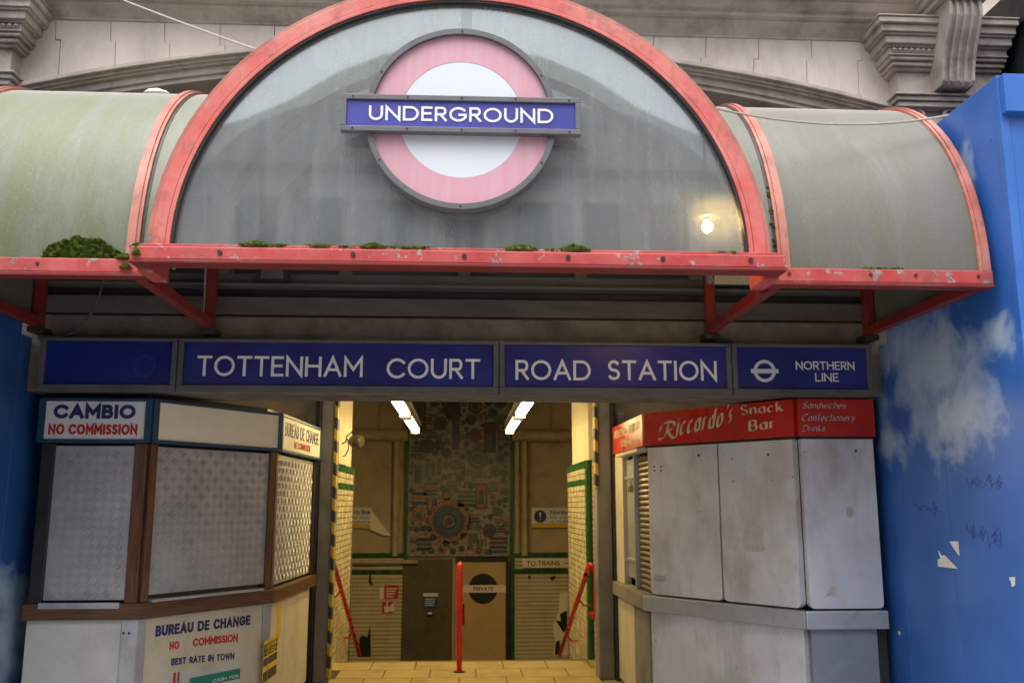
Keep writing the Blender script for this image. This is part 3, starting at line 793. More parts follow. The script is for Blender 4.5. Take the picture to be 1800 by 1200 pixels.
# quarter-barrel side bays
BA, BB = 6.12 - SY - .01, 1.44
def bar(t, off=0.0):        # t 0..90: from the front beam up to the wall
    return (6.12 - (BA + off) * math.cos(R(t)), 2.855 + (BB + off) * math.sin(R(t)))
def barrel(x0, x1, o0, o1, t1=90):
    r = []
    for i in range(31):
        t = t1 * i / 30
        r.append([V((x0, *bar(t, o0))), V((x0, *bar(t, o1))), V((x1, *bar(t, o1))), V((x1, *bar(t, o0)))])
    return MB().loft(r)
for sx, mt in ((-1, 'glazing_mossy'), (1, 'glazing_dusty')):
    rr_ = []
    for i in range(37):
        t = 90 * i / 36; y_, z_ = bar(t)
        q_ = 1 - ((z_ - EZ) / EB) ** 2
        xi_ = max(.75, EA * math.sqrt(q_) - .004 if q_ > 0 else 0)
        rr_.append([V((sx * xi_, *bar(t, -.008))), V((sx * xi_, *bar(t, 0))), V((sx * 2.86, *bar(t, 0))), V((sx * 2.86, *bar(t, -.008)))])
    link('side_glazing', MB().loft(rr_), mt, can, smooth=True)
    for a0, a1 in ((1.70, 1.765), (2.82, 2.885)):
        rb = link('rib', barrel(sx * a0, sx * a1, -.05, .016), 'red_rib', can, smooth=True)
        link('rib_cap', barrel(sx * (a0 + .018), sx * (a1 - .018), .016, .024), 'red_rib', rb, smooth=True)
    link('rib_gap', barrel(sx * 1.684, sx * 1.70, -.03, .004), 'steel_black', can)
    # end glazing under the outer rib
    pts = [bar(t, -.02) for t in range(0, 91, 5)] + [(6.12, 2.80), (SY, 2.80)]
    link('end_glazing', MB().loft([[V((sx * 2.862, y, z)) for y, z in pts], [V((sx * 2.870, y, z)) for y, z in pts]]), 'glazing_dusty', can)
    # bottom members running back to the wall, and posts on the wall
    for xc in (1.70, 2.82):
        link('bottom_member', MB().box(*sorted((sx * (xc - .03), sx * (xc + .03))), SY + .0605, 6.13, 2.752, 2.815), 'red_baked_shade', can, bev=.004)
        link('wall_post', MB().box(*sorted((sx * (xc - .032), sx * (xc + .032))), 6.05, 6.115, 2.8155, 3.9), 'red_baked_shade', can, bev=.004)
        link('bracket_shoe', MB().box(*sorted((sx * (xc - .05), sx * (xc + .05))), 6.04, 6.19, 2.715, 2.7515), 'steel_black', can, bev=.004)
    gp = [V((sx * (1.62 + 1.26 * i / 14), 6.115 + rnd.uniform(-.006, .006), 4.302 + rnd.uniform(-.006, .006))) for i in range(15)]
    link('gutter_strip', MB().tube(gp, .014, 8), 'gutter_yellow', can, smooth=True)

# roundel sign on the canopy front
rc = at(811, 203, Y=CY - .09)
ro = thing('roundel_sign', (rc.x, CY - .03, rc.z - .5), 'round pink and white sign crossed by a blue bar lettered UNDERGROUND', 'sign')
FRr = Fr((rc.x, CY - .005, rc.z))
RR = .488
link('rim', MB().ring(FRr, 0, 0, RR, RR - .028, -.012, .065, 72), 'roundel_grey', ro, smooth=True)
link('backing', MB().disc(FRr, 0, 0, RR - .027, -.01, .02, 64), 'roundel_grey', ro)
link('pink_ring', MB().ring(FRr, 0, 0, RR - .0285, .315, .0205, .040, 72), 'roundel_pink', ro, smooth=True)
link('white_disc', MB().disc(FRr, 0, 0, .3145, .0205, .0385, 64), 'roundel_white', ro, smooth=True)
pl_, pr_ = at(599, 199, Y=CY - .09), at(1021, 204, Y=CY - .09)
bh = .099
FB2 = Fr((pl_.x, CY - .005, (pl_.z + pr_.z) / 2), (pr_.x - pl_.x, 0, (pr_.z - pl_.z) * .3))
BL = pr_.x - pl_.x
fm_ = MB()
fm_.box(0, BL, bh - .028, bh, .041, .088, FB2); fm_.box(0, BL, -bh, -bh + .028, .041, .088, FB2)
fm_.box(0, .028, -bh + .0285, bh - .0285, .041, .088, FB2); fm_.box(BL - .028, BL, -bh + .0285, bh - .0285, .041, .088, FB2)
bf = link('bar_frame', fm_, 'roundel_grey', ro, bev=.003)
bp = link('bar_panel', MB().box(.0285, BL - .0285, -bh + .0285, bh - .0285, .041, .076, FB2), 'roundel_blue', ro)
l0, l1 = at(648, 200, Y=CY - .093).x - pl_.x, at(973, 200, Y=CY - .093).x - pl_.x
link('lettering', text(MB(), FB2, 'UNDERGROUND', l0, l1, -.038, .040, .155, .15, c=.0765, th=.002), 'letter_white', bp)
for i in range(6):
    a = R(30 + i * 60)
    link('screw', MB().disc(FRr, (RR - .014) * math.cos(a), (RR - .014) * math.sin(a), .005, .065, .069, 8), 'deep_black', ro)
for i in range(5):
    for s_ in (-1, 1): link('screw', MB().disc(FB2, .06 + i * (BL - .12) / 4, s_ * (bh - .014), .005, .088, .091, 8), 'deep_black', bf)

# lamp under the vault
lp = at(1243, 398, Y=4.66)
la = thing('vault_lamp', (lp.x, 4.9, lp.z - .1), 'small lit bulb in a shallow metal hood hanging behind the arched glass', 'lamp')
link('bulb', MB().tube([(lp.x, 4.66, lp.z - .035), (lp.x, 4.66, lp.z - .02), (lp.x, 4.66, lp.z), (lp.x, 4.66, lp.z + .02), (lp.x, 4.66, lp.z + .035)], [.008, .024, .03, .022, .012], 14), 'bulb_light', la, smooth=True)
link('holder', MB().tube([(lp.x, 4.66, lp.z + .034), (lp.x, 4.66, lp.z + .08)], .016, 10), 'steel_black', la)
link('hood', MB().tube([(lp.x, 4.66, lp.z + .045), (lp.x, 4.66, lp.z + .075), (lp.x, 4.66, lp.z + .09)], [.07, .05, .016], 16), 'steel_black', la, smooth=True)
zt = EZ + EB * math.sqrt(max(0, 1 - (lp.x / EA) ** 2)) - .02
link('conduit', MB().tube([(lp.x, 4.66, lp.z + .08), (lp.x, 4.66, zt)], .009, 8), 'cable_dark', la)

# fittings under the canopy
tag(link('down_pipe', MB().tube([at(361, 585, Y=6.1), at(364, 470, Y=6.1), at(364, 330, Y=6.1)], .017, 12), 'pipe_white', smooth=True), 'pale pipe standing beside the red wall post over the station sign', 'pipe')
jb = thing('junction_box', at(480, 488, Y=6.05), 'small dark electrical box on the ledge under the canopy', 'box')
q = at(480, 476, Y=6.05); link('box_body', MB().box(q.x - .11, q.x + .10, 6.05, 6.13, 3.087, 3.17), 'steel_black', jb, bev=.004); link('box_lid', MB().box(q.x - .08, q.x + .07, 6.04, 6.0495, 3.095, 3.16), 'frame_grey', jb, bev=.003)
jb = thing('crate_board', at(1275, 480, Y=6.0), 'plain tan board wedged on the ledge near the canopy lamp', 'board')
q = at(1285, 480, Y=6.0); link('board', MB().box(q.x - .12, q.x + .13, 6.0, 6.03, 3.087, 3.30), 'plaster', jb, bev=.003); link('batten', MB().box(q.x - .17, q.x - .13, 5.99, 6.03, 3.087, 3.32), 'concrete', jb, bev=.003)

def sag(p0, p1, s, n=18): return [V(p0).lerp(V(p1), i / n) + V((0, 0, -4 * s * (i / n) * (1 - i / n))) for i in range(n + 1)]
tag(link('overhead_cable', MB().tube(sag(at(100, -47, Y=5.9), at(452, 88, Y=4.62), .012), .0055, 6), 'cable_pale', smooth=True), 'pale cable slanting down from the cornice to the arched red frame', 'cable')
tag(link('slack_cable', MB().tube(sag(at(1255, 190, Y=4.63), at(1667, 203, Y=4.98), .075), .007, 6), 'cable_pale', smooth=True), 'slack cable crossing the dusty glazed bay to the blue hoarding', 'cable')
pp = [at(182, 482, Y=6.0), at(176, 515, Y=6.0), at(160, 550, Y=6.0), at(138, 580, Y=6.05), at(112, 592, Y=6.12)]
tag(link('hanging_cable', MB().tube(pp, .008, 6), 'cable_dark', smooth=True), 'thin dark cable drooping under the canopy onto the blank blue sign panel', 'cable')

# moss and a scrap of rubbish on the canopy
def tufts(mb, pts, lean=(0, -.35, 1), rr=(.0022, .005)):
    for p, h in pts:
        t = (V(lean) + V((rnd.uniform(-.7, .7), rnd.uniform(-.6, .6), rnd.uniform(-.3, .3)))).normalized()
        r = rnd.uniform(*rr); x = t.orthogonal().normalized(); y = t.cross(x); a0 = rnd.uniform(0, 6)
        q = V(p)
        base = [q + (x * math.cos(a0 + k * 2.094) + y * math.sin(a0 + k * 2.094)) * r - t * .004 for k in range(3)]
        mid = [q + t * h * .5 + (x * math.cos(a0 + k * 2.094 + .6) + y * math.sin(a0 + k * 2.094 + .6)) * r * rnd.uniform(.7, 1.3) for k in range(3)]
        mb.add(base + mid + [q + t * (h + r)], [(0, 1, 4, 3), (1, 2, 5, 4), (2, 0, 3, 5), (3, 4, 6), (4, 5, 6), (5, 3, 6)])
def moss(name, pts, label, group='moss clumps on the canopy'):
    mb = MB(); out = []
    for (p, ru, n) in pts:
        p = V(p)
        for i in range(int(n * 2.6)):
            a, d = rnd.uniform(0, 2 * math.pi), rnd.random() ** .6
            q = p + V((ru[0] * d * math.cos(a), ru[1] * d * math.sin(a), 0))
            nz = MN.noise(q * 38) * .5 + MN.noise(q * 90) * .5
            if nz < -.25 - (1 - d) * .5: continue
            h = ru[2] * (1 - d ** 1.5) * (.75 + .7 * nz)
            for k in range(max(1, int(h / .007))):
                q2 = q + V((0, 0, h * (k + .5) / max(1, int(h / .007))))
                out.append((q2, rnd.uniform(.003, .009)))
    tufts(mb, out)
    return tag(link(name, mb, 'moss'), label, 'moss', group)
def mp_(px, py=438): return (at(px, py, Y=CY - .02).x, CY - .015, 2.858)
moss('moss_clump', [(mp_(448), (.085, .028, .034), 420), (mp_(485), (.07, .022, .016), 200)], 'bright moss strip on the front beam below the left curve of the arch')
moss('moss_clump', [(mp_(560), (.07, .024, .02), 220)], 'thin moss smear on the front beam between two thicker strips')
moss('moss_clump', [(mp_(655), (.08, .026, .030), 400), (mp_(720), (.14, .022, .012), 320), (mp_(610), (.05, .02, .006), 80)], 'long flat moss strip on the front beam under the roundel')
moss('moss_clump', [(mp_(915), (.095, .03, .034), 460)], 'low moss cushion on the front beam right of the centre bolt')
moss('moss_clump', [(mp_(1010), (.095, .032, .04), 480), (mp_(970), (.05, .02, .008), 80)], 'thick moss cushion sagging over the front beam edge')
moss('moss_clump', [(mp_(1287), (.02, .02, .02), 60), (mp_(1265), (.06, .015, .005), 70)], 'tiny round moss tuft at the glass corner of the arch')
moss('moss_clump', [((-1.615, CY - .0, 2.845), (.035, .04, .03), 160), ((-1.60, CY - .055, 2.80), (.02, .012, .05), 80)], 'moss tuft at the foot of the arch frame over the left beam return')
moss('moss_clump', [((-1.76, SY - .01, 2.855), (.05, .03, .03), 240), ((-1.75, SY - .03, 2.80), (.03, .012, .04), 120)], 'dense moss knot where the faded rib meets the side beam')
mb = MB(); out = []
for i in range(9000):
    xx = rnd.uniform(-2.20, -1.775); k = 1 - abs((xx + 1.985) / .215) ** 2.4
    t = rnd.random() ** 1.25 * 7.0
    lim = 4.6 * max(0, k) * (.9 + .35 * MN.noise(V((xx * 9, 2, 0))) + .25 * MN.noise(V((xx * 40, 7, 0)))) + .4
    nz = MN.noise(V((xx * 34, t * 1.1, 5))) + .5 * MN.noise(V((xx * 80, t * 2.5, 9)))
    if t > lim or nz < -.42: continue
    out.append((V((xx, *bar(t, .001 + max(0, nz + .3) * .016))), rnd.uniform(.003, .010)))
tufts(mb, out, (0, -1, .6), (.0025, .006))
tag(link('moss_clump', mb, 'moss'), 'wide dark moss patch spread on the lower left glazed bay', 'moss', 'moss clumps on the canopy')
bigm = []
for px in (80, 120, 150, 195, 320, 345):
    q = at(px, 168, Y=6.1); bigm.append(((q.x, 6.0, 4.292), (.04, .02, .012), 60))
moss('moss_clump', bigm, 'scattered moss along the yellow edge strip of the left bay')
moss('moss_clump', [((x, SY - .0, 2.855), (.04, .015, .014), 50) for x in (2.20, 2.27, 2.36)], 'dry moss crumbs on the right side beam')
moss('moss_clump', [((1.69 + rnd.uniform(-.006, .008), *bar(rnd.uniform(0, 20), .002)), (.008, .010, .005), rnd.randint(4, 18)) for _ in range(15)], 'moss creeping up the gap beside the right faded rib')
bmb = MB(); q = at(276, 160, Y=5.75)
rings = []
for i in range(9):
    u = i / 8; rr = max(.004, math.sin(u * math.pi) ** .6)
    rings.append([(q.x - .09 + .18 * u + rnd.uniform(-.006, .006), 5.75 + .04 * rr * math.cos(a), 4.245 + .022 + .03 * rr * math.sin(a) * rnd.uniform(.7, 1.2)) for a in [2 * math.pi * k / 10 for k in range(10)]])
bmb.loft(rings)
tag(link('litter_bag', bmb, 'bag_white', smooth=True), 'crumpled white plastic bag lying on the left glazed bay', 'bag')

# ================================================================== STATION NAME SIGN
sg = thing('station_sign', (0, 6.1, 2.33), 'long dark blue frieze reading TOTTENHAM COURT ROAD STATION with a Northern Line panel', 'sign')
SGY = 6.10
FS = Fr((0, SGY, 0))
sz0, sz1 = 2.335, 2.712
edges = [-2.835, -1.925, .245, 1.868, 2.87]
def sx_(px, py=645): return at(px, py, Y=SGY).x * 1.0
kS = SGY / 6.2
edges = [e * kS for e in edges]
zc = lambda py: at(812, py, Y=SGY).z
z0s, z1s = zc(692), zc(600)
panels = []
for i in range(4):
    a0, a1 = edges[i] + .003, edges[i + 1] - .003
    fm_ = MB(); t_ = .045
    fm_.box(a0, a1, z1s - .022, z1s, -.09, .03, FS); fm_.box(a0, a1, z0s, z0s + t_, -.09, .03, FS)
    fm_.box(a0, a0 + .035, z0s + t_ + .0005, z1s - .0225, -.09, .03, FS); fm_.box(a1 - .035, a1, z0s + t_ + .0005, z1s - .0225, -.09, .03, FS)
    fo = link('panel_frame', fm_, 'frame_grey', sg, bev=.004)
    if i == 0: fo['label'] = 'frame of the blank blue panel'
    po = link('panel', MB().box(a0 + .036, a1 - .036, z0s + t_ + .001, z1s - .023, -.06, .008, FS), 'sign_blue_deep' if i == 0 else 'sign_blue', sg)
    panels.append(po)
panels[0]['label'] = 'blank blue panel with a faint ghost of a removed roundel'
def word(parent, s, x0, x1, yb, yt, mat='letter_white', wt=.135, tr=.13, **kw):
    b0, b1 = zc(yb), zc(yt)
    return link('lettering', text(MB(), FS, s, sx_(x0), sx_(x1), b0, b1, wt, tr, c=.0085, th=.0015, **kw), mat, parent)
word(panels[1], 'TOTTENHAM', 347, 638, 664, 629)
word(panels[1], 'COURT', 680, 844, 666, 631)
word(panels[2], 'ROAD', 906, 1038, 667, 632)
word(panels[2], 'STATION', 1068, 1259, 666, 631)
word(panels[3], 'NORTHERN', 1398, 1501, 645, 630, wt=.15)
word(panels[3], 'LINE', 1431, 1472, 666, 651, wt=.15)
cx, cz = sx_(1343), zc(648)
rm = MB(); rm.ring(FS, cx, cz, .077, .055, .0085, .011, 40)
rl = link('line_roundel', rm, 'letter_white', panels[3])
link('roundel_bar', MB().box(cx - .096, cx + .096, cz - .016, cz + .014, .0112, .0135, FS), 'letter_white', panels[3])
cx = sx_(254)
link('ghost_roundel', MB().ring(FS, cx, cz, .077, .055, .0085, .0095, 40), 'ghost_blue', panels[0])

# ================================================================== LEFT KIOSK (bureau de change)
KL = [V((-2.79, 6.26, 0)), V((-2.10, 6.26, 0)), V((-1.46, 7.20, 0)), V((-1.385, 8.70, 0))]
kl = thing('exchange_kiosk', (-2.2, 7.3, 0), 'boarded-up exchange kiosk with tread-plate shutters, wooden posts and CAMBIO sign', 'kiosk')
def facet(P, Q):
    u = (Q - P).normalized(); return Fr(P, u, (0, 0, 1), (u.y, -u.x, 0)), (Q - P).length
body = [(-2.79, 8.72), (-2.79, 6.31), (-2.13, 6.31), (-1.51, 7.22), (-1.44, 8.72)]
link('body', MB().prism(body, .0, 2.27), 'steel_black', kl)
link('light_block_slab', MB().prism([(-2.86, 8.74), (-2.86, 6.36), (-2.13, 6.30), (-1.53, 7.22), (-1.46, 8.74)], 2.272, 2.3375), 'steel_black', kl)  # unseen slab added to stop hall light leaking over the kiosk
ZR0, ZR1 = .865, .965
def tread(fr, a0, a1, b0, b1, par):
    """plate with raised bars set alternately left and right leaning"""
    p = link('shutter', MB().box(a0, a1, b0, b1, -.03, .006, fr), 'tread_plate', par)
    mb = MB(); pitch = .060
    i = 0; b = b0 + pitch * .6
    while b < b1 - pitch * .4:
        j = 0; a = a0 + pitch * .6
        while a < a1 - pitch * .4:
            s_ = 1 if (i + j) % 2 == 0 else -1
            d = V((.7071, .7071 * s_)); e = V((-d.y, d.x)); L, W_ = .027, .0058
            for k in (-1, 0, 1):
                cxx, cyy = a + e.x * k * .0165, b + e.y * k * .0165
                q = [(cxx + d.x * L, cyy + d.y * L), (cxx + e.x * W_, cyy + e.y * W_), (cxx - d.x * L, cyy - d.y * L), (cxx - e.x * W_, cyy - e.y * W_)]
                mb.add([fr(x, y, .006) for x, y in q] + [fr(cxx + d.x * L * .5, cyy + d.y * L * .5, .0125), fr(cxx - d.x * L * .5, cyy - d.y * L * .5, .0125)],
                       [(0, 1, 4), (1, 2, 5, 4), (2, 3, 5), (3, 0, 4, 5)])
            a += pitch; j += 1
        b += pitch; i += 1
    o = link('tread_bars', mb, 'tread_plate', p, kind='stuff')
    return p
F1, L1 = facet(KL[0], KL[1]); F2, L2 = facet(KL[1], KL[2]); F3, L3 = facet(KL[2], KL[3])
for fr, L, i in ((F1, L1, 0), (F2, L2, 1), (F3, L3, 2)):
    # sign box
    mt = 'sign_white' if i == 0 else 'sign_cream'
    e0, e1 = (0, L) if i < 2 else (0, L * .98)
    t0, t1 = 2.0, 2.295
    box = link('sign_board', MB().box(e0 + .02, e1 - .02, t0 + .022, t1 - .022, -.03, .055, fr), mt, kl)
    tr = MB(); ext = .025
    tr.box(e0 - ext, e1 + ext, t1 - .022, t1, -.04, .065, fr); tr.box(e0 - ext, e1 + ext, t0, t0 + .022, -.04, .065, fr)
    tr.box(e0 - ext, e0 + .02, t0 + .0225, t1 - .0225, -.04, .064, fr); tr.box(e1 - .02, e1 + ext, t0 + .0225, t1 - .0225, -.04, .064, fr)
    link('sign_trim', tr, 'trim_blue', box, bev=.003)
    if i == 0:
        link('lettering', text(MB(), fr, 'CAMBIO', .07, .605, 2.158, 2.252, .26, .10, c=.0555, th=.0015), 'letter_navy', box)
        link('lettering', text(MB(), fr, 'NO COMMISSION', .045, .625, 2.052, 2.122, .22, .10, .55, c=.0555, th=.0015), 'letter_red', box)
    if i == 2:
        link('lettering', text(MB(), fr, 'BUREAU DE CHANGE', .10, L3 - .14, 2.13, 2.24, .15, .13, .7, c=.0555, th=.0015), 'letter_navy', box)
        link('lettering', text(MB(), fr, 'NO COMMISSION', .42, L3 - .48, 2.05, 2.105, .16, .12, .6, c=.0555, th=.0015), 'letter_red', box)
# posts
def post(P, r0, mt='wood', z0=ZR1, z1=2.0, nm='post'):
    return link(nm, MB().box(P.x - r0, P.x + r0, P.y - r0, P.y + r0, z0, z1), mt, kl, bev=.006)
link('post', MB().box(0, .085, ZR1 + .0005, 1.999, -.03, .03, F1), 'steel_black', kl, bev=.006)
link('corner_post', MB().box(L1 - .085, L1 - .002, ZR1 + .0005, 1.999, -.03, .028, F1), 'wood', kl, bev=.005)
link('corner_post', MB().box(.0, .055, ZR1 + .0005, 1.999, -.03, .028, F2), 'wood', kl, bev=.005)
link('corner_post', MB().box(L2 - .055, L2 - .002, ZR1 + .0005, 1.999, -.03, .024, F2), 'wood', kl, bev=.005)
link('corner_post', MB().box(.0, .06, ZR1 + .0005, 1.999, -.03, .024, F3), 'wood', kl, bev=.005)
link('corner_post', MB().box(L3 - .10, L3, ZR1 + .0005, 1.999, -.03, .024, F3), 'steel_black', kl, bev=.005)
tread(F1, .086, L1 - .086, ZR1 + .02, 1.98, kl)
tread(F2, .056, L2 - .056, ZR1 + .045, 1.98, kl)
tread(F3, .061, L3 - .101, ZR1 + .02, 1.98, kl)
# rail and metal sills
for fr, L, c in ((F1, L1, .052), (F2, L2, .05), (F3, L3, .06)):
    link('rail', MB().box(-.022, L + .028, ZR0, ZR1, -.03, c, fr), 'wood_rail', kl, bev=.006)
link('metal_sill', MB().box(.08, L1 - .10, ZR1 - .03, ZR1 + .008, .0525, .06, F1), 'galv', kl, bev=.002)
link('metal_sill', MB().box(.06, L2 - .10, ZR1 + .001, ZR1 + .018, .0, .065, F2), 'galv', kl, bev=.002)
link('slot', MB().box(.07, L2 - .12, ZR1 + .020, ZR1 + .043, -.02, .012, F2), 'deep_black', kl)
# lower panels
link('lower_panel', MB().box(.0, L1 - .09, .05, ZR0 - .001, -.03, .02, F1), 'panel_white', kl, bev=.004)
link('corner_strip', MB().box(L1 - .088, L1 + .012, .05, ZR0 - .001, -.03, .026, F1), 'galv', kl, bev=.003)
link('corner_strip', MB().box(-.012, .055, .05, ZR0 - .001, -.03, .026, F2), 'galv', kl, bev=.003)
lpan = link('lower_panel', MB().box(.057, L2 - .062, .05, ZR0 - .001, -.03, .02, F2), 'panel_cream', kl, bev=.004)
link('corner_strip', MB().box(L2 - .06, L2 + .010, .05, ZR0 - .001, -.03, .026, F2), 'galv', kl, bev=.003)
pw = (L3 - .16) / 3
for i in range(3):
    link('lower_panel', MB().box(.05 + i * pw, .05 + (i + 1) * pw - .006, .05, ZR0 - .001, -.03, .02, F3), 'panel_cream', kl, bev=.004)
for z in (.12, .4, .78):
    for a in (L1 - .035, L1 - .07): link('screw', MB().disc(F1, a, z, .008, .026, .030, 8), 'steel_black', kl)
# hand-painted words on the middle panel, read off the picture on that facet's plane
def onf(fr, px, py):
    d = at(px, py, Y=5) - EYE; t = (fr.o - EYE).dot(fr.n) / d.dot(fr.n); p = EYE + d * t - fr.o
    return p.dot(fr.u), p.dot(fr.v)
def fword(par, fr, s, pbl, pbr, ptl, mat, wt=.2, tr=.1, sp=.35, c=.0205, th=.001, **kw):
    a0, b0 = onf(fr, *pbl); a1, b1_ = onf(fr, *pbr); _, bt = onf(fr, *ptl)
    return link('lettering', text(MB(), fr, s, a0, a1, b0, bt, wt, tr, sp, c=c, th=th, slope=(b1_ - b0) / (a1 - a0), **kw), mat, par)
fword(lpan, F2, 'BUREAU DE CHANGE', (269, 1118), (436, 1097), (269, 1099), 'letter_navy', .24, .1, .7)
fword(lpan, F2, 'NO', (294, 1141), (311, 1139), (294, 1127), 'letter_red', .22)
fword(lpan, F2, 'COMMISSION', (335, 1135), (414, 1126), (335, 1121), 'letter_red', .22)
fword(lpan, F2, 'BEST RATE IN TOWN', (297, 1168), (408, 1157), (297, 1156), 'letter_navy', .22, .11, .8)
a0, b1 = onf(F2, 283, 1184); a1, _ = onf(F2, 419, 1164)
ps = link('poster', MB().box(a0, a1, .2, b1, .0205, .024, F2), 'panel_white', kl)
link('stripe', MB().box(a0 + .08, a0 + .10, .2, b1 - .001, .0241, .025, F2), 'letter_red', ps); link('stripe', MB().box(a0 + .115, a0 + .13, .2, b1 - .001, .0241, .025, F2), 'letter_red', ps)
a2, b2 = onf(F2, 340, 1187)
gs = link('green_strip', MB().box(a2 - .05, a1 - .003, b2 - .075, b2 - .005, .0241, .026, F2), 'sticker_green', ps)
a3, b3 = onf(F2, 370, 1199)
link('lettering', text(MB(), F2, 'CASH FOR', a3, a1 - .02, b3 + .004, b3 + .026, .18, .12, .8, c=.0265, th=.001), 'letter_white', gs)
link('lettering', text(MB(), F2, 'CHEQUES', a3, a1 - .02, b3 - .030, b3 - .008, .18, .12, .4, c=.0265, th=.001), 'letter_white', gs)
# yellow remittance stickers on the side
def onf_box(fr, x0, y0, x1, y1): 
    a0, b1 = onf(fr, x0, y0); a1, b0 = onf(fr, x1, y1); return a0, a1, min(b0, b1), max(b0, b1)
a0, _ = onf(F3, 458, 1150); a1, _ = onf(F3, 482, 1150)
ys = link('sticker', MB().box(a0, a1, .30, .60, .0205, .0225, F3), 'sticker_yellow', kl)
link('sticker_band', MB().box(a0 + .01, a1 - .01, .49, .575, .0226, .024, F3), 'letter_dark', ys)
link('lettering', text(MB(), F3, 'WESTERN', a0 + .02, a1 - .02, .537, .566, .22, .1, c=.0245, th=.0008), 'sticker_yellow', ys)
link('lettering', text(MB(), F3, 'UNION', a0 + .06, a1 - .02, .500, .528, .22, .1, c=.0245, th=.0008), 'sticker_yellow', ys)
link('sticker_band', MB().box(a0 + .01, a1 - .01, .42, .475, .0226, .024, F3), 'letter_dark', ys)
link('sticker_band', MB().box(a0 + .01, a1 - .01, .31, .38, .0226, .024, F3), 'letter_dark', ys)
a0, _ = onf(F3, 483, 1080); a1, _ = onf(F3, 489, 1080)
link('sticker', MB().box(a0, a1, .56, .83, .0205, .0225, F3), 'sticker_yellow', kl)

# ================================================================== RIGHT KIOSK (snack bar)
KR = [V((1.49, 8.70, 0)), V((1.51, 7.36, 0)), V((2.335, 6.26, 0)), V((2.868, 6.26, 0))]
kr = thing('snack_kiosk', (2.2, 7.3, 0), 'closed snack bar kiosk with scuffed steel doors under a red fascia', 'kiosk')
link('body', MB().prism([(1.56, 8.72), (1.58, 7.39), (2.36, 6.33), (2.868, 6.33), (2.868, 8.72)], 0, 2.30), 'steel_black', kr)
link('light_block_slab', MB().prism([(1.58, 8.74), (1.60, 7.40), (2.37, 6.34), (2.90, 6.34), (2.90, 8.74)], 2.301, 2.3375), 'steel_black', kr)  # added slab, closes the gap where hall light escaped onto the hoarding
R1, M1 = facet(KR[0], KR[1]); R2, M2 = facet(KR[1], KR[2]); R3, M3 = facet(KR[2], KR[3])
ft0, ft1 = 2.062, 2.322
fas = []
for fr, L in ((R1, M1), (R2, M2), (R3, M3)):
    fas.append(link('fascia', MB().box(-.006, L + .006, ft0, ft1, -.03, .05, fr), 'snack_red', kr, bev=.003))
    link('fascia_shadow_strip', MB().box(0, L, ft0 - .018, ft0 - .0005, -.03, .03, fr), 'steel_black', kr)
# side words
link('lettering', text(MB(), R1, 'FRESHLY Made SANDWICHES', .08, M1 - .07, 2.205, 2.275, .17, .12, .4, c=.0505, th=.001), 'letter_cream', fas[0])
link('lettering', text(MB(), R1, 'to Take Away', .42, M1 - .42, 2.105, 2.175, .17, .12, .35, c=.0505, th=.001), 'letter_cream', fas[0])
nb_ = (.75, .65)
def rword(fr, par, s, x0, yb, x1, yb1, yt, mat, **kw):
    return fword(par, fr, s, (x0, yb), (x1, yb1), (x0, yt), mat, c=.0505, **kw)
FB_ = Fr(R2(0, 0, .05), R2.u, R2.v, R2.n)
def w2(s, x0, yb, x1, yb1, yt, **kw):
    a0, b0 = onf(FB_, x0, yb); a1, b1_ = onf(FB_, x1, yb1); _, bt = onf(FB_, x0, yt)
    return link('lettering', text(MB(), FB_, s, a0, a1, b0, bt, c=.0005, th=.001, slope=(b1_ - b0) / (a1 - a0), **kw), 'letter_cream', fas[1])
w2('%', 1160, 774, 1188, 771, 741, wt=.16, track=.1, shear=.2, nib=nb_)
w2('iccardo', 1187, 768, 1270, 751, 731, wt=.15, track=.12, shear=.25, nib=nb_)
w2("'s", 1275, 748, 1286, 743, 712, wt=.15, track=.12, shear=.2, nib=nb_)
w2('Snack', 1302, 731, 1377, 724, 711, wt=.22, track=.12, nib=(.9, .3))
w2('Bar', 1316, 760, 1364, 754, 737, wt=.24, track=.13, nib=(.9, .3))
FC_ = Fr(R3(0, 0, .05), R3.u, R3.v, R3.n)
def w3(s, x0, yb, x1, yt, mat='letter_white', **kw):
    a0, b0 = onf(FC_, x0, yb); a1, _ = onf(FC_, x1, yb); _, bt = onf(FC_, x0, yt)
    return link('lettering', text(MB(), FC_, s, a0, a1, b0, bt, c=.0005, th=.001, **kw), mat, fas[2])
simple('letter_worn', (0.52, 0.42, 0.40), 0.55, 0.25, 20, bump=.02)
w3('Sandwiches', 1410, 718, 1486, 705, 'letter_worn', wt=.15, track=.1, shear=.3, nib=nb_)
w3('Confectionery', 1408, 740, 1502, 726, 'letter_worn', wt=.15, track=.1, shear=.3, nib=nb_)
w3('Drinks', 1410, 758, 1449, 746, 'letter_worn', wt=.15, track=.1, shear=.3, nib=nb_)
# steel doors with rounded lower corners
def rdoor(fr, a0, a1, b0, b1, c0, c1, r=.035):
    p = [(a0, b1), (a0, b0 + r)] + [(a0 + r - r * math.cos(R(t)), b0 + r - r * math.sin(R(t))) for t in (22, 45, 68, 90)]
    p += [(a1 - r + r * math.cos(R(t)), b0 + r - r * math.sin(R(t))) for t in (90, 68, 45, 22, 0)] + [(a1, b1)]
    return link('steel_door', MB().prism(p, c0, c1, fr), 'door_metal', kr, bev=.003)
dz0, dz1 = .905, 2.043
sp = onf(R2, 1272, 900)[0]
d1 = rdoor(R2, .025, sp - .008, dz0, dz1, -.02, .045)
d2 = rdoor(R2, sp + .008, M2 - .014, dz0, dz1, -.02, .045)
d3 = rdoor(R3, .010, M3 - .012, dz0, dz1, -.02, .040)
def hole(par, fr, px, py, r, c):
    a, b = onf(fr, px, py); link('hole', MB().disc(fr, a, b, r, c, c + .002, 10), 'deep_black', par)
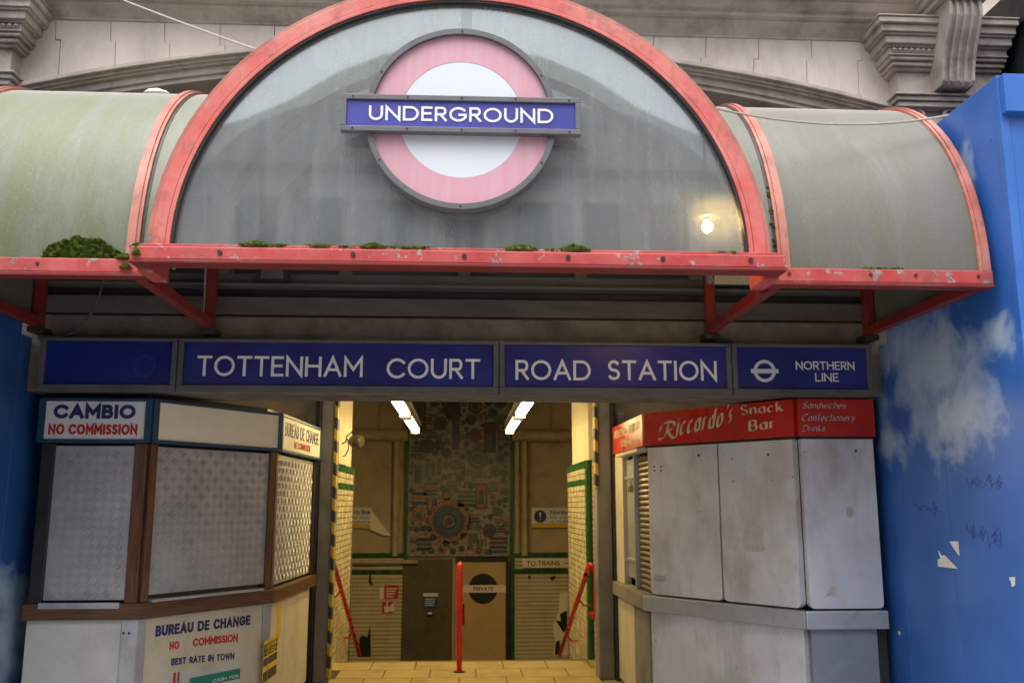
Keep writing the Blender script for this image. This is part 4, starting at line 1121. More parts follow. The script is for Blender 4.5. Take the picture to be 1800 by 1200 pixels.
for px, py, r in ((1235, 800, .011), (1157, 820, .008), (1169, 820, .008), (1157, 827, .008), (1169, 827, .008)): hole(d1, R2, px, py, r, .046)
for px, py, r in ((1357, 799, .010), (1294, 806, .006), (1296, 846, .006), (1365, 844, .005), (1400, 838, .005)): hole(d2, R2, px, py, r, .046)
for px, py, r in ((1500, 793, .009), (1410, 795, .005)): hole(d3, R3, px, py, r, .041)
hb = onf(R2, 1168, 1014)
link('hasp', MB().box(hb[0] - .05, hb[0] + .05, hb[1] - .022, hb[1] + .022, .0455, .062, R2), 'galv', d1, bev=.004)
simple('glue_residue', (0.50, 0.45, 0.41), 0.75, 0.22, 18, dirt=(0.62, 0.60, 0.59), dirt_amt=1.0)
simple('panel_steel', (0.24, 0.27, 0.32), 0.4, 0.2, 2.5, metal=0.3, dirt=(0.16, 0.15, 0.14), dirt_amt=0.5, bump=.05)
def residue(par, fr, pts, c):
    link('glue_patch', MB().prism([onf(fr, *p) for p in pts], c, c + .0012, fr), 'glue_residue', par)
residue(d2, R2, [(1312, 946), (1316, 930), (1322, 925), (1340, 922), (1348, 930), (1350, 955), (1352, 966), (1345, 969), (1320, 968), (1313, 962)], .0455)
residue(d3, R3, [(1483, 893), (1490, 889), (1496, 893), (1496, 905), (1490, 910), (1484, 906)], .0405)
residue(d3, R3, [(1446, 1047), (1452, 1036), (1458, 1028), (1464, 1027), (1465, 1040), (1467, 1048), (1455, 1045)], .0405)
residue(d1, R2, [(1233, 897), (1241, 896), (1241, 900), (1234, 901)], .0455)
# counter ledge and lower panels
for fr, L, c in ((R1, M1, .08), (R2, M2, .085), (R3, M3, .07)):
    link('ledge', MB().box(-.03 if fr is not R1 else 0, L + (.035 if fr is not R3 else 0), .775, .893, -.03, c, fr), 'galv' if fr is not R1 else 'concrete', kr, bev=.006)
link('lower_panel', MB().box(.01, M2 - .012, .03, .773, -.03, .035, R2), 'door_metal', kr, bev=.004)
link('lower_panel', MB().box(.012, M3 - .07, .03, .773, -.03, .03, R3), 'panel_steel', kr, bev=.004)
link('lower_panel', MB().box(.0, M1 * .55, .03, .773, -.03, .03, R1), 'panel_cream', kr, bev=.004)
link('lower_panel', MB().box(M1 * .56, M1 - .01, .03, .773, -.03, .03, R1), 'concrete', kr, bev=.004)
link('corner_post', MB().box(M3 - .068, M3, .03, .773, -.03, .02, R3), 'steel_black', kr, bev=.004)
# side: pale panel, grey leaf with padlock, slatted shutter in its recess
A = lambda px: onf(R1, px, 900)[0]
a1_, a2_, a3_ = A(1102), A(1121), M1 - .03
link('side_panel', MB().box(.0, a1_, .894, 2.043, -.03, .035, R1), 'panel_cream', kr, bev=.004)
lf = link('grey_leaf', MB().box(a1_ + .02, a2_ - .02, .96, 1.99, -.03, .0, R1), 'galv', kr, bev=.004)
link('jamb', MB().box(a2_ - .018, a2_ + .01, .894, 2.03, -.03, .03, R1), 'galv', kr, bev=.003)
link('awning_lip', MB().box(a1_ + .02, M1, 2.015, 2.043, .0, .10, R1), 'panel_cream', kr, bev=.003)
ap, bp_ = onf(R1, 1113, 851)
pad = link('padlock', MB().box(ap - .05, ap + .05, 1.70, 1.76, .012, .04, R1), 'brass', kr, bev=.006)
link('shackle', MB().tube([R1(ap - .03, 1.76, .026), R1(ap - .03, 1.80, .026), R1(ap, 1.82, .026), R1(ap + .03, 1.80, .026), R1(ap + .03, 1.76, .026)], .007, 8), 'galv', pad, smooth=True)
link('hasp', MB().box(a1_ + .015, a2_ - .01, 1.815, 1.84, .0, .02, R1), 'galv', kr, bev=.003)
link('hasp', MB().box(a1_ + .015, a2_ - .01, 1.10, 1.13, .0, .02, R1), 'galv', kr, bev=.003)
sh = link('roller_shutter', MB().box(a2_ + .012, a3_, .894, 2.013, -.04, -.03, R1), 'steel_black', kr)
simple('slat_brown', (0.22, 0.17, 0.10), 0.4, 0.2, 6, metal=.3)
nsl = 24; pz = (2.0 - .90) / nsl
for i in range(nsl):
    z = .90 + i * pz
    pr = [R1(0, 0, 0)]
    sec = [(z + .002, -.03), (z + .006, -.012), (z + pz * .5, -.004), (z + pz - .006, -.012), (z + pz - .002, -.03)]
    link('slat', MB().loft([[R1(a2_ + .014, b, c) for b, c in sec], [R1(a3_ - .002, b, c) for b, c in sec]]), 'slat_brown', sh)
q1 = at(1090, 742, Y=8.84)
lb = thing('wall_box', (q1.x, 8.84, q1.z - .06), 'small pale box on the concrete wall above the red snack bar side', 'box')
link('case', MB().box(q1.x - .035, q1.x + .035, 8.80, 8.90, q1.z - .06, q1.z + .09), 'sign_cream', lb, bev=.006)
link('cover', MB().box(q1.x - .028, q1.x + .028, 8.792, 8.7995, q1.z - .05, q1.z + .08), 'panel_white', lb, bev=.003)

# ================================================================== BLUE HOARDINGS
def hoarding(sx, mat, label):
    X = sx * (HX if sx > 0 else 2.9)
    root = thing('sky_hoarding', (X + sx * .8, 5.2, 0), label, 'hoarding', 'blue hoardings')
    b = lambda nm, x0, x1, y0, y1, z0, z1, m=mat, bev=.004, par=root: link(nm, MB().box(*sorted((x0, x1)), y0, y1, z0, z1), m, par, bev=bev)
    y1 = 4.55
    for k, (ya, yb) in enumerate(((y1 + .045, 5.42), (5.424, 6.05))):
        z1 = 3.93
        b('side_sheet', X, X + sx * .04, ya, yb, 0, z1 if sx > 0 else 3.93)
    b('side_sheet', X, X + sx * .04, 6.054, 6.6, 0, 2.70)
    b('corner_trim', X - sx * .004, X + sx * .05, y1 - .006, y1 + .044, 0, 3.93)
    for k in range(4):
        b('front_sheet', X + sx * (.052 + k * 1.2), X + sx * (1.25 + k * 1.2), y1, y1 + .04, 0, 3.71)
    b('top_flashing', X + sx * .008, X + sx * 5, y1 - .05, y1 + .02, 3.70, 3.92)
    return root
h1 = hoarding(1, 'hoarding_sky', 'bright blue hoarding printed with white clouds beside the snack bar, torn paper scraps on it')
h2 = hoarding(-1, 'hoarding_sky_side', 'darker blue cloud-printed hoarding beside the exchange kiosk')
simple('marker_blue', (0.02, 0.045, 0.16), 0.5, 0.2, 20, bump=.02)
for cx_, cy_, w_, h_, n_ in ((1735, 845, 60, 34, 34), (1632, 893, 44, 26, 20), (1712, 935, 26, 34, 16), (1745, 945, 30, 44, 18)):
    ctl = [at(cx_ + w_ * ((k / (n_ - 1)) - .5) + rnd.uniform(-7, 7), cy_ + h_ * rnd.uniform(-.5, .5) * (.5 + .5 * math.sin(k * 1.7) ** 2), X=HX) for k in range(n_)]
    ctl = spl_([V((HX - .0004, p.y, p.z)) for p in ctl], 4)
    link('scribble', MB().tube(ctl, .0016, 5), 'marker_blue', h1)
for yy in (4.66, 5.36, 5.48, 5.98):
    for zz in (.35, 1.0, 1.65, 2.3, 2.95, 3.6):
        link('screw', MB().disc(Fr((HX, yy, zz), (0, 1, 0), (0, 0, 1), (-1, 0, 0)), 0, 0, .007, .0, .003, 8), 'hoarding_sky', h1)
def scrap(pts, label):
    poly = [at(x, y, X=HX - .003) for x, y in pts]
    mb = MB(); n = len(poly)
    mb.add([V((HX - .0015, p.y, p.z)) for p in poly] + [V((HX - .0035, p.y, p.z)) for p in poly], [tuple(range(n)), tuple(range(n, 2 * n))[::-1]] + [(i, (i + 1) % n, n + (i + 1) % n, n + i) for i in range(n)])
    tag(link('paper_scrap', mb, 'bag_white'), label, 'paper', 'paper scraps on the hoarding')
scrap([(1649, 967), (1655, 976), (1660, 975), (1683, 999), (1649, 995), (1648, 983), (1653, 981)], 'larger torn white paper scrap with pointed tail on the cloud-printed hoarding')
scrap([(1669, 951), (1684, 951), (1686, 976), (1676, 963)], 'narrow torn white paper scrap just above the larger pointed one')
scrap([(1773, 1014), (1784, 1013), (1784, 1028), (1779, 1031), (1777, 1022)], 'small square paper scrap apart from the two torn pointed ones')
scrap([(1579, 1108), (1583, 1110), (1582, 1116), (1579, 1114)], 'speck of paper low on the hoarding near the snack bar ledge')

# ================================================================== ENTRANCE PASSAGE
def solid(name, x0, x1, y0, y1, z0, z1, mat, label=None, cat=None, group=None, bev=.006, par=None):
    o = link(name, MB().box(x0, x1, y0, y1, z0, z1), mat, par, bev=bev)
    if label: tag(o, label, cat, group)
    return o
# concrete piers with gate channels and hazard tape
for sx in (-1, 1):
    xi = 1.20 if sx < 0 else 1.285
    root = thing('entrance_pier', (sx * (xi + .08), 8.85, 0), 'slim concrete pier with black gate channel and striped tape beside the ' + ('exchange kiosk' if sx < 0 else 'snack bar'), 'pier', 'concrete piers of the doorway')
    link('shaft', MB().box(*sorted((sx * xi, sx * (xi + .145))), 8.76, 9.0, 0, 3.52), 'concrete', root, bev=.01)
    link('gate_channel', MB().box(*sorted((sx * (xi + .149), sx * (xi + .185))), 8.70, 8.80, 0, 3.0), 'steel_black', root, bev=.003)
    link('gate_channel', MB().box(*sorted((sx * (xi + .149), sx * (xi + .175))), 8.84, 8.9, 0, 3.0), 'steel_black', root, bev=.003)
    z0 = .05 if sx < 0 else 1.75
    link('hazard_tape', MB().box(*sorted((sx * (xi - .012), sx * (xi + .016))), 8.745, 8.7595, z0, 3.3), 'hazard_tape', root)
    link('hazard_tape', MB().box(*sorted((sx * (xi - .012), sx * (xi - .001))), 8.76, 8.85, z0, 3.3), 'hazard_tape', root)
    solid('porch_wall', *sorted((sx * (xi + .19), sx * 4.6)), 8.86, 9.02, 0, 3.52, 'plaster', 'plain plastered wall above and behind the ' + ('exchange kiosk' if sx < 0 else 'snack bar'), 'wall', 'porch walls')
    solid('porch_side_wall', *sorted((sx * 2.93, sx * 3.1)), 6.62, 8.855, 0, 3.02, 'plaster', 'blank plaster side wall enclosing the ' + ('exchange kiosk' if sx < 0 else 'snack bar'), 'wall', 'porch side walls')
# tiled stair walls
TW, TH_ = .245, .0615
tb = MB().box(-.008, .004, -.1215, .1215, .0045, TH_ - .0045)
o_ = link('tile', tb, 'tile_cream', origin=(0, 0, 0)); tile_x = o_.data; bpy.data.objects.remove(o_)
tb = MB().box(-.1215, .1215, -.008, .004, .0045, TH_ - .0045)
o_ = link('tile', tb, 'tile_cream', origin=(0, 0, 0)); tile_y = o_.data; bpy.data.objects.remove(o_)
tb = MB().box(-.008, .005, -.1225, .1225, .001, TH_ - .001)
o_ = link('tile', tb, 'tile_green', origin=(0, 0, 0)); tile_gx = o_.data; bpy.data.objects.remove(o_)
tb = MB().box(-.1225, .1225, -.008, .005, .001, TH_ - .001)
o_ = link('tile', tb, 'tile_green', origin=(0, 0, 0)); tile_gy = o_.data; bpy.data.objects.remove(o_)
tb = MB().box(-.048, .048, -.008, .004, .0045, TH_ - .0045)
o_ = link('tile', tb, 'tile_cream', origin=(0, 0, 0)); tile_end = o_.data; bpy.data.objects.remove(o_)
for sx in (-1, 1):
    xw = 1.30 if sx < 0 else 1.355
    y0, y1 = (9.35, 11.25) if sx < 0 else (9.92, 11.88)
    ztop = 2.015 if sx < 0 else 2.065
    root = thing('tiled_wall', (sx * (xw + .2), (y0 + y1) / 2, -1.4), 'cream tiled stair wall with green bands behind the ' + ('exchange kiosk' if sx < 0 else 'snack bar') + ' pier', 'wall', 'tiled stair walls')
    link('core', MB().box(*sorted((sx * (xw + .004), sx * (xw + .5))), y0, y1, -1.75, ztop), 'grout', root)
    link('upper_wall', MB().box(*sorted((sx * (xw + .02), sx * (xw + .5))), y0 - .02 if sx < 0 else y0 + .03, y1 - (.25 if sx < 0 else .45), ztop + .001, 3.52), 'plaster_light', root, bev=.008)
    link('cap', MB().box(*sorted((sx * (xw - .01), sx * (xw + .1))), y0 - .006, y1, ztop - .012, ztop + .004), 'tile_green', root)
    ny = int((y1 - y0) / TW)
    rows = int((ztop + .42) / TH_)
    for j in range(rows):
        z = ztop - .013 - (j + 1) * TH_
        gr = j in (0, 3)
        for i in range(ny):
            y = y0 + (.12 if sx > 0 else 0) + (i + .5) * TW
            if y + .12 > y1: continue
            if z < -.25 and y < 10.6: continue
            place('tile', tile_gx if gr else tile_x, (sx * xw, y, z), root, (0, 0, 0 if sx < 0 else math.pi))
        if sx > 0: place('tile', tile_end, (xw + .10, y0 - .0, z), root)
    if sx > 0:
        link('corner_strip', MB().box(xw - .012, xw + .03, y0 - .010, y0 + .11, -1.7, ztop), 'tile_green', root, bev=.006)
# far hall
solid('hall_wall', 4.6, 4.8, 9.0, 15.6, -1.8, 3.7, 'plaster', 'plain side wall of the stair hall on the snack bar side', 'wall', 'hall side walls')
solid('hall_wall', -4.8, -4.6, 9.0, 15.6, -1.8, 3.7, 'plaster', 'plain side wall of the stair hall on the exchange kiosk side', 'wall', 'hall side walls')
BY = 15.0
bw = thing('hall_end_wall', (0, BY + .1, -1.4), 'far end wall of the stair hall with stained plaster panels above cream tiles', 'wall')
FW = Fr((0, BY, 0))
bx_ = lambda px, py=850: at(px, py, Y=BY).x
bz_ = lambda py: at(812, py, Y=BY).z
link('core', MB().box(-4.6, 4.6, BY + .05, BY + .3, -1.75, 3.7), 'plaster', bw)
for s0, s1 in ((590, 665), (668, 708), (905, 968), (971, 1045)):
    link('plaster_panel', MB().box(bx_(s0, 720), bx_(s1, 720), bz_(757), 3.5, 0, .04, Fr((0, BY + .05, 0))), 'plaster', bw, bev=.006)
for s0, s1 in ((575, 688), (690, 704), (936, 1050)):
    link('plaster_panel', MB().box(bx_(s0), bx_(s1), bz_(972), bz_(778), 0, .04, Fr((0, BY + .05, 0))), 'plaster', bw, bev=.006)
ztw = bz_(990)
for s0, s1 in ((575, 709), (904, 1045)):
    xa, xb = bx_(s0, 1050), bx_(s1, 1050)
    link('tile_backing', MB().box(xa, xb, -1.4, bz_(978), 0.001, .045, Fr((0, BY + .05, 0))), 'grout', bw)
    link('green_band', MB().box(xa, xb, bz_(979), bz_(971), .045, .062, Fr((0, BY + .05, 0))), 'tile_green', bw)
    link('green_band', MB().box(xa, xb, bz_(1008), bz_(1001), .045, .062, Fr((0, BY + .05, 0))), 'tile_green', bw)
    n = int((xb - xa) / TW)
    for j in range(26):
        z = bz_(1008.5) - (j + 1) * TH_
        if z < -.95: break
        for i in range(n):
            xx = (xb - (i + .5) * TW) if s0 < 800 else (xa + (i + .5) * TW)
            place('tile', tile_y, (xx, BY + .002, z), bw)
    for j in range(3):
        z = bz_(1000.5) + j * TH_
        for i in range(n):
            xx = (xb - (i + .5) * TW) if s0 < 800 else (xa + (i + .5) * TW)
            place('tile', tile_y, (xx, BY + .002, z), bw)
# mosaic panel (plain abstract stand-in) in a green-edged frame
mo = thing('mosaic_panel', (0, BY - .02, .75), 'dark multicoloured abstract mosaic panel in green border above the private door', 'mosaic')
mx0, mx1, mz0, mz1 = bx_(718), bx_(896), bz_(977), 3.48
link('ground_tesserae', MB().box(mx0, mx1, mz0, mz1, -.04, .02, FW), 'mosaic', mo)
for a0, a1 in ((mx0 - .055, mx0 - .001), (mx1 + .001, mx1 + .055)):
    link('border', MB().box(a0, a1, mz0 - .1, mz1, -.04, .035, FW), 'tile_green', mo, bev=.005)
r2 = random.Random(21)
def mpc(mb, i): return link('mosaic_piece', mb, MOS[i % len(MOS)], mo)
W_ = mx1 - mx0
taken = []
for cx, cz, w_, h_, q in ((.46, 2.2, .12, 1.0, 0), (.10, 2.25, .2, .55, 5), (.80, 1.9, .2, .5, 0), (.72, .95, .2, .42, 1), (.09, 1.3, .12, .3, 4)):
    X_, Z_ = mx0 + cx * W_, mz0 + cz
    mpc(MB().box(X_ - w_ / 2, X_ + w_ / 2, Z_ - h_ / 2, Z_ + h_ / 2, .0201, .023, FW), q)
    mpc(MB().box(X_ - w_ / 2 + .03, X_ + w_ / 2 - .03, Z_ - h_ / 2 + .04, Z_ + h_ / 2 - .04, .0232, .025, FW), q + 1)
    mpc(MB().box(X_ - w_ / 5, X_ + w_ / 5, Z_ - h_ / 3, Z_ + h_ / 5, .0252, .027, FW), q + 3)
    for q_ in range(-3, 4): taken.append((X_, Z_ + q_ * h_ / 7, w_ / 2))
def free(cx, cz, r):
    for (x, z, q) in taken:
        if math.hypot(cx - x, cz - z) < (r + q) * .80: return False
    taken.append((cx, cz, r)); return True
def wheel(cx, cz, r, seq):
    rr = r; c = .0205
    for q in seq:
        mpc(MB().disc(FW, cx, cz, rr, c - .0004, c + .004, 28), q); rr *= .72; c += .0042
for cx, cz, r, sq in ((.40, .55, .36, (2, 5, 3, 0, 2, 1, 5)), (.68, 1.55, .17, (4, 2, 0, 6)), (.18, 1.75, .12, (5, 6, 1)), (.80, .40, .11, (0, 6, 0)), (.42, 2.35, .15, (1, 0, 5))):
    X_, Z_ = mx0 + cx * W_, mz0 + cz; free(X_, Z_, r); wheel(X_, Z_, r, sq)
tries = 0
while tries < 6000 and len(taken) < 215:
    tries += 1
    s = r2.choice((.10, .14, .17) if tries < 500 else ((.06, .08) if tries < 1800 else (.035, .05))); cx = r2.uniform(mx0 + s, mx1 - s); cz = r2.uniform(mz0 + s, mz1 - .05 - s)
    if not free(cx, cz, s): continue
    k = r2.random(); c = .0205
    if k < .25: wheel(cx, cz, s * .85, [r2.randrange(7) for _ in range(3)])
    elif k < .55:
        n = r2.randint(3, 5); h = 1.6 * s / n
        for i in range(n): mpc(MB().box(cx - s * .85, cx + s * .85, cz - .8 * s + i * h, cz - .8 * s + (i + .72) * h, c, c + .004, FW), r2.randrange(7))
    elif k < .8:
        n = r2.randint(3, 6); h = 1.7 * s / n
        for i in range(n): mpc(MB().box(cx - .85 * s + i * h, cx - .85 * s + (i + .7) * h, cz - s * .7, cz + s * r2.uniform(.3, .9), c, c + .004, FW), r2.randrange(7))
    else:
        a = r2.uniform(0, 6.28)
        mpc(MB().prism([(cx + s * .95 * math.cos(a + t), cz + s * .95 * math.sin(a + t)) for t in (0, .9, 2.0, 2.6, 4.0, 5.1)], c, c + .004, FW), r2.randrange(7))
        mpc(MB().box(cx - s * .3, cx + s * .3, cz - s * .3, cz + s * .3, c + .0042, c + .008, FW), r2.randrange(7))
# doors in the end wall
dd = thing('dark_door', (bx_(755), BY, -1.36), 'dark olive steel door with a small notice left of the private door', 'door')
link('leaf', MB().box(bx_(711), bx_(797), -1.36, bz_(982), -.04, .03, FW), 'door_dark', dd, bev=.004)
link('jamb', MB().box(bx_(797.5), bx_(801), -1.36, bz_(980), -.04, .05, FW), 'door_tan', dd, bev=.003)
nt_ = link('notice', MB().box(bx_(744, 1050), bx_(770, 1050), bz_(1068), bz_(1041), .031, .035, FW), 'sticker_blue', dd)
link('notice_head', MB().box(bx_(744, 1050), bx_(770, 1050), bz_(1047), bz_(1041), .0352, .037, FW), 'sign_white', nt_)
for k in range(4): link('notice_line', MB().box(bx_(747, 1050), bx_(766 - k, 1050), bz_(1052 + k * 3.6), bz_(1050.8 + k * 3.6), .0352, .0365, FW), 'letter_white', nt_)
link('lock', MB().box(bx_(750, 1075), bx_(762, 1075), bz_(1082), bz_(1071), .031, .05, FW), 'steel_black', dd, bev=.003)
link('lock_label', MB().box(bx_(752, 1075), bx_(760, 1075), bz_(1078), bz_(1074), .0505, .052, FW), 'sign_white', dd)
pd = thing('private_door', (bx_(853), BY, -1.36), 'tan door with dark disc crossed by a bar lettered PRIVATE', 'door')
link('leaf', MB().box(bx_(809), bx_(889), -1.36, bz_(987), -.04, .025, FW), 'door_tan', pd, bev=.004)
link('head', MB().box(bx_(803), bx_(893), bz_(986.5), bz_(978.5), -.04, .045, FW), 'steel_black', pd)
link('jamb', MB().box(bx_(889.5), bx_(898), -1.36, bz_(987), -.04, .02, FW), 'steel_black', pd)
link('jamb', MB().box(bx_(898.3), bx_(904), -1.36, bz_(980), -.04, .05, FW), 'tile_green', pd)
cx, cz = bx_(849, 1033), bz_(1034)
link('disc', MB().disc(FW, cx, cz, .235, .0255, .030, 36), 'deep_black', pd)
pb = link('bar', MB().box(bx_(811, 1034), bx_(889, 1034), cz - .058, cz + .058, .0305, .036, FW), 'sign_cream', pd)
link('lettering', text(MB(), FW, 'PRIVATE', bx_(832, 1034), bx_(867, 1034), cz - .032, cz + .030, .17, .13, c=.0365, th=.001), 'letter_dark', pb)
link('handle', MB().tube([(bx_(815, 1080), BY - .06, bz_(1095)), (bx_(814, 1080), BY - .06, bz_(1060))], .018, 8), 'rail_red', pd, smooth=True)
# signs on the end wall
def wsign(name, x0, x1, y0, y1, mat, label, cat='sign', c=.05):
    o = tag(link(name, MB().box(bx_(x0, y0), bx_(x1, y0), bz_(y1), bz_(y0), c - .02, c, FW), mat, bev=.003), label, cat)
    return o
def wt(par, s, x0, x1, yb, yt, mat='letter_dark', c=.0505, **kw):
    return link('lettering', text(MB(), FW, s, bx_(x0, yb), bx_(x1, yb), bz_(yb), bz_(yt), c=c, th=.001, **kw), mat, par)
tt = wsign('direction_sign', 918, 1012, 981, 997, 'sign_cream', 'cream sign reading TO TRAINS with an arrow over the green tile band', c=.09)
wt(tt, 'TO TRAINS', 925, 983, 993.5, 985, wt=.17, track=.13, c=.0905)
link('arrow', MB().box(bx_(989, 990), bx_(1008, 990), bz_(990), bz_(988.6), .0905, .092, FW), 'letter_dark', tt)
ns = wsign('service_notice', 934, 1012, 892, 920, 'sign_white', 'white service notice with a blue warning disc on the wall above TO TRAINS', c=.06)
link('warning_disc', MB().disc(FW, bx_(949, 907), bz_(907), .10, .0605, .063, 30), 'letter_navy', ns)
link('warning_mark', MB().prism([(bx_(947, 907), bz_(900)), (bx_(951, 907), bz_(900)), (bx_(949.8, 907), bz_(909)), (bx_(948.2, 907), bz_(909))], .0632, .065, FW), 'sign_white', ns)
link('warning_dot', MB().disc(FW, bx_(949, 907), bz_(912.5), .013, .0632, .065, 12), 'sign_white', ns)
wt(ns, 'Northern', 967, 1010, 904, 896, 'letter_navy', c=.0605, wt=.16, track=.12)
wt(ns, 'For Central', 967, 1010, 911, 906.5, 'letter_navy', c=.0605, wt=.14, track=.12)
wt(ns, 'or Holborn', 967, 1008, 918, 913.5, 'letter_navy', c=.0605, wt=.14, track=.12)
link('yellow_base', MB().box(bx_(934, 924), bx_(1012, 924), bz_(927), bz_(920.3), .04, .061, FW), 'sticker_yellow', ns)
ns2 = wsign('service_notice', 596, 652, 891, 921, 'sign_white', 'white service notice with a yellow base half hidden by the tiled stair wall', c=.06)
wt(ns2, 'Northern line', 590, 651, 903.5, 895, 'letter_navy', c=.0605, wt=.16, track=.12)
wt(ns2, 'due to line work', 592, 649, 911.5, 907, 'letter_navy', c=.0605, wt=.14, track=.12)
wt(ns2, 'all stations', 600, 651, 918.5, 914, 'letter_navy', c=.0605, wt=.14, track=.12)
link('yellow_base', MB().box(bx_(596, 924), bx_(651, 924), bz_(927.5), bz_(921.3), .04, .061, FW), 'sticker_yellow', ns2)
mb = MB()
tri = [(652.5, 891), (656, 899), (687, 940), (676, 940), (651.5, 930)]
mb.prism([(bx_(x, y), bz_(y)) for x, y in tri], .05, .075, FW)
tag(link('loose_sheet', mb, 'sign_cream', bev=.002), 'folded pale sheet hanging slantwise from the half hidden service notice', 'paper')
fs = wsign('fire_sign', 676, 701, 1027, 1051, 'sticker_red', 'red wall sign with white lines on the tiles beside the dark door', c=.02)
for k in range(4): link('text_line', MB().box(bx_(679, 1040), bx_(698 - k * 2, 1040), bz_(1034 + k * 4.6), bz_(1032 + k * 4.6), .0205, .0215, FW), 'letter_white', fs)
fs2 = wsign('fire_point_sign', 672, 693, 1056, 1076, 'sticker_red', 'red pictogram sign with white hand and flame below another red sign', c=.02)
link('hand', MB().prism([(bx_(674, 1066) + .1 * a, bz_(1074) + .16 * b) for a, b in ((.2, 0), (.9, 0), (1, .5), (.75, .55), (.7, 1), (.45, 1), (.45, .5), (.1, .6))], .0205, .0215, FW), 'letter_white', fs2)
link('flame', MB().prism([(bx_(684, 1066) + .1 * a, bz_(1074) + .16 * b) for a, b in ((.1, .1), (.7, 0), (1, .4), (.7, .5), (.9, 1), (.3, .7), (0, .4))], .0205, .0215, FW), 'letter_white', fs2)
wsign('paper_label', 668, 675, 1030, 1051, 'sign_cream', 'small cream paper label stuck left of the red wall sign', c=.018)
# grime patches where posters came away
simple('black_glue', (.018, .017, .014), .7, .3, 9)
def patch(pts, mat, label, c=.012):
    mb = MB().prism([(bx_(x, y), bz_(y)) for x, y in pts], c - .003, c, FW)
    tag(link('stripped_patch', mb, mat), label, 'stain', 'stripped patches on the tiled end wall')
patch([(649, 1010), (652, 1008), (653, 1022), (657, 1027), (650, 1026), (648, 1021)], 'black_glue', 'small hooked black patch on tiles under the green band')
patch([(632, 1118), (636, 1115), (646, 1117), (651, 1095), (652, 1152), (630, 1152)], 'black_glue', 'jagged black patch on the tiles at the foot of the red rail')
patch([(966, 1014), (976, 1012), (977, 1016), (970, 1021)], 'black_glue', 'little black smudge below the TO TRAINS sign')
patch([(928, 1012), (933, 1011), (932, 1018), (929, 1017)], 'black_glue', 'tiny black smudge near the edge of the private door jamb')
patch([(984, 1042), (998, 1040), (998, 1152), (972, 1152), (976, 1128), (971, 1100), (977, 1088), (982, 1075)], 'sign_cream', 'torn pale poster remains on the tiles beside the red handrail', .011)
patch([(984, 1079), (997, 1073), (997, 1106), (990, 1112), (980, 1096), (976, 1090), (986, 1092)], 'black_glue', 'black glue patch inside the torn pale poster remains', .014)
patch([(977, 1128), (984, 1126), (984, 1151), (975, 1151)], 'black_glue', 'black glue strip at the foot of the torn poster remains', .014)
# pipes
def pipe(path, r, label, mat='pipe_cream'):
    root = thing('service_pipe', path[0], label, 'pipe', 'pipes in the stair hall')
    link('tube', MB().tube(path, r, 16), mat, root, smooth=True)
    for q in (1, 2):
        p = V(path[0]).lerp(V(path[-1]), q / 3); d = (V(path[-1]) - V(path[0])).normalized()
        link('collar', MB().tube([p - d * .03, p + d * .03], r * 1.14, 16), mat, root, smooth=True)
pz_ = bz_(766)
pipe([V((-3.2, BY - .14, pz_)), V((bx_(716), BY - .14, pz_))], .088, 'fat cream pipe running level to the mosaic on the exchange kiosk side')
pipe([V((bx_(900), BY - .14, pz_)), V((3.2, BY - .14, pz_))], .088, 'fat cream pipe running level from the mosaic on the snack bar side')
pipe([V((bx_(922), BY - .06, bz_(976))), V((bx_(922, 790), BY - .06, bz_(776)))], .052, 'upright cream pipe between mosaic and service notice')
pipe([V((bx_(909), BY - .02, bz_(972))), V((bx_(909, 790), BY - .02, bz_(776)))], .045, 'upright cream pipe tight against the green mosaic border')
pipe([V((-3.0, BY - .09, bz_(986))), V((bx_(735, 986), BY - .09, bz_(986)))], .035, 'thin cream pipe at the green tile band ending at the dark door')
pipe([V((bx_(697), BY - .05, bz_(976))), V((bx_(697, 790), BY - .05, bz_(776)))], .05, 'upright cream boxed pipe left of the mosaic')
# fluorescent battens in two rows
for sx in (-1, 1):
    for k, (ya, yb) in enumerate(((8.0, 9.80), (10.12, 12.05))):
        xc = sx * .62
        root = thing('light_batten', (xc, ya, 2.50), ('nearer' if k == 0 else 'farther') + ' lit fluorescent batten in the row on the ' + ('exchange kiosk' if sx < 0 else 'snack bar') + ' side', 'light', 'fluorescent battens')
        link('tray', MB().box(xc - .062, xc + .062, ya, yb, 2.56, 2.60), 'frame_grey', root, bev=.006)
        sec = [(xc + .052 * math.cos(R(t)), 2.558 + .045 * math.sin(R(t))) for t in range(180, 361, 20)]
        link('diffuser', MB().loft([[V((x, ya + .03, z)) for x, z in sec], [V((x, yb - .03, z)) for x, z in sec]]), 'tube_light', root, smooth=True)
        link('end_cap', MB().box(xc - .055, xc + .055, ya, ya + .029, 2.51, 2.559), 'sign_cream', root, bev=.004)
        link('end_cap', MB().box(xc - .055, xc + .055, yb - .029, yb, 2.51, 2.559), 'sign_cream', root, bev=.004)
    tr = thing('lamp_trunking', (sx * .62, 10.4, 2.6), 'grey trunking carrying the lamp row on the ' + ('exchange kiosk' if sx < 0 else 'snack bar') + ' side', 'trunking', 'lamp trunking')
    link('channel', MB().box(sx * .62 - .07, sx * .62 + .07, 7.9, 12.2, 2.602, 2.67), 'frame_grey', tr, bev=.004)
    for y in (8.8, 10.3, 11.9): link('hanger', MB().tube([(sx * .62, y, 2.67), (sx * .62, y, 3.53)], .008, 8), 'steel_black', tr)
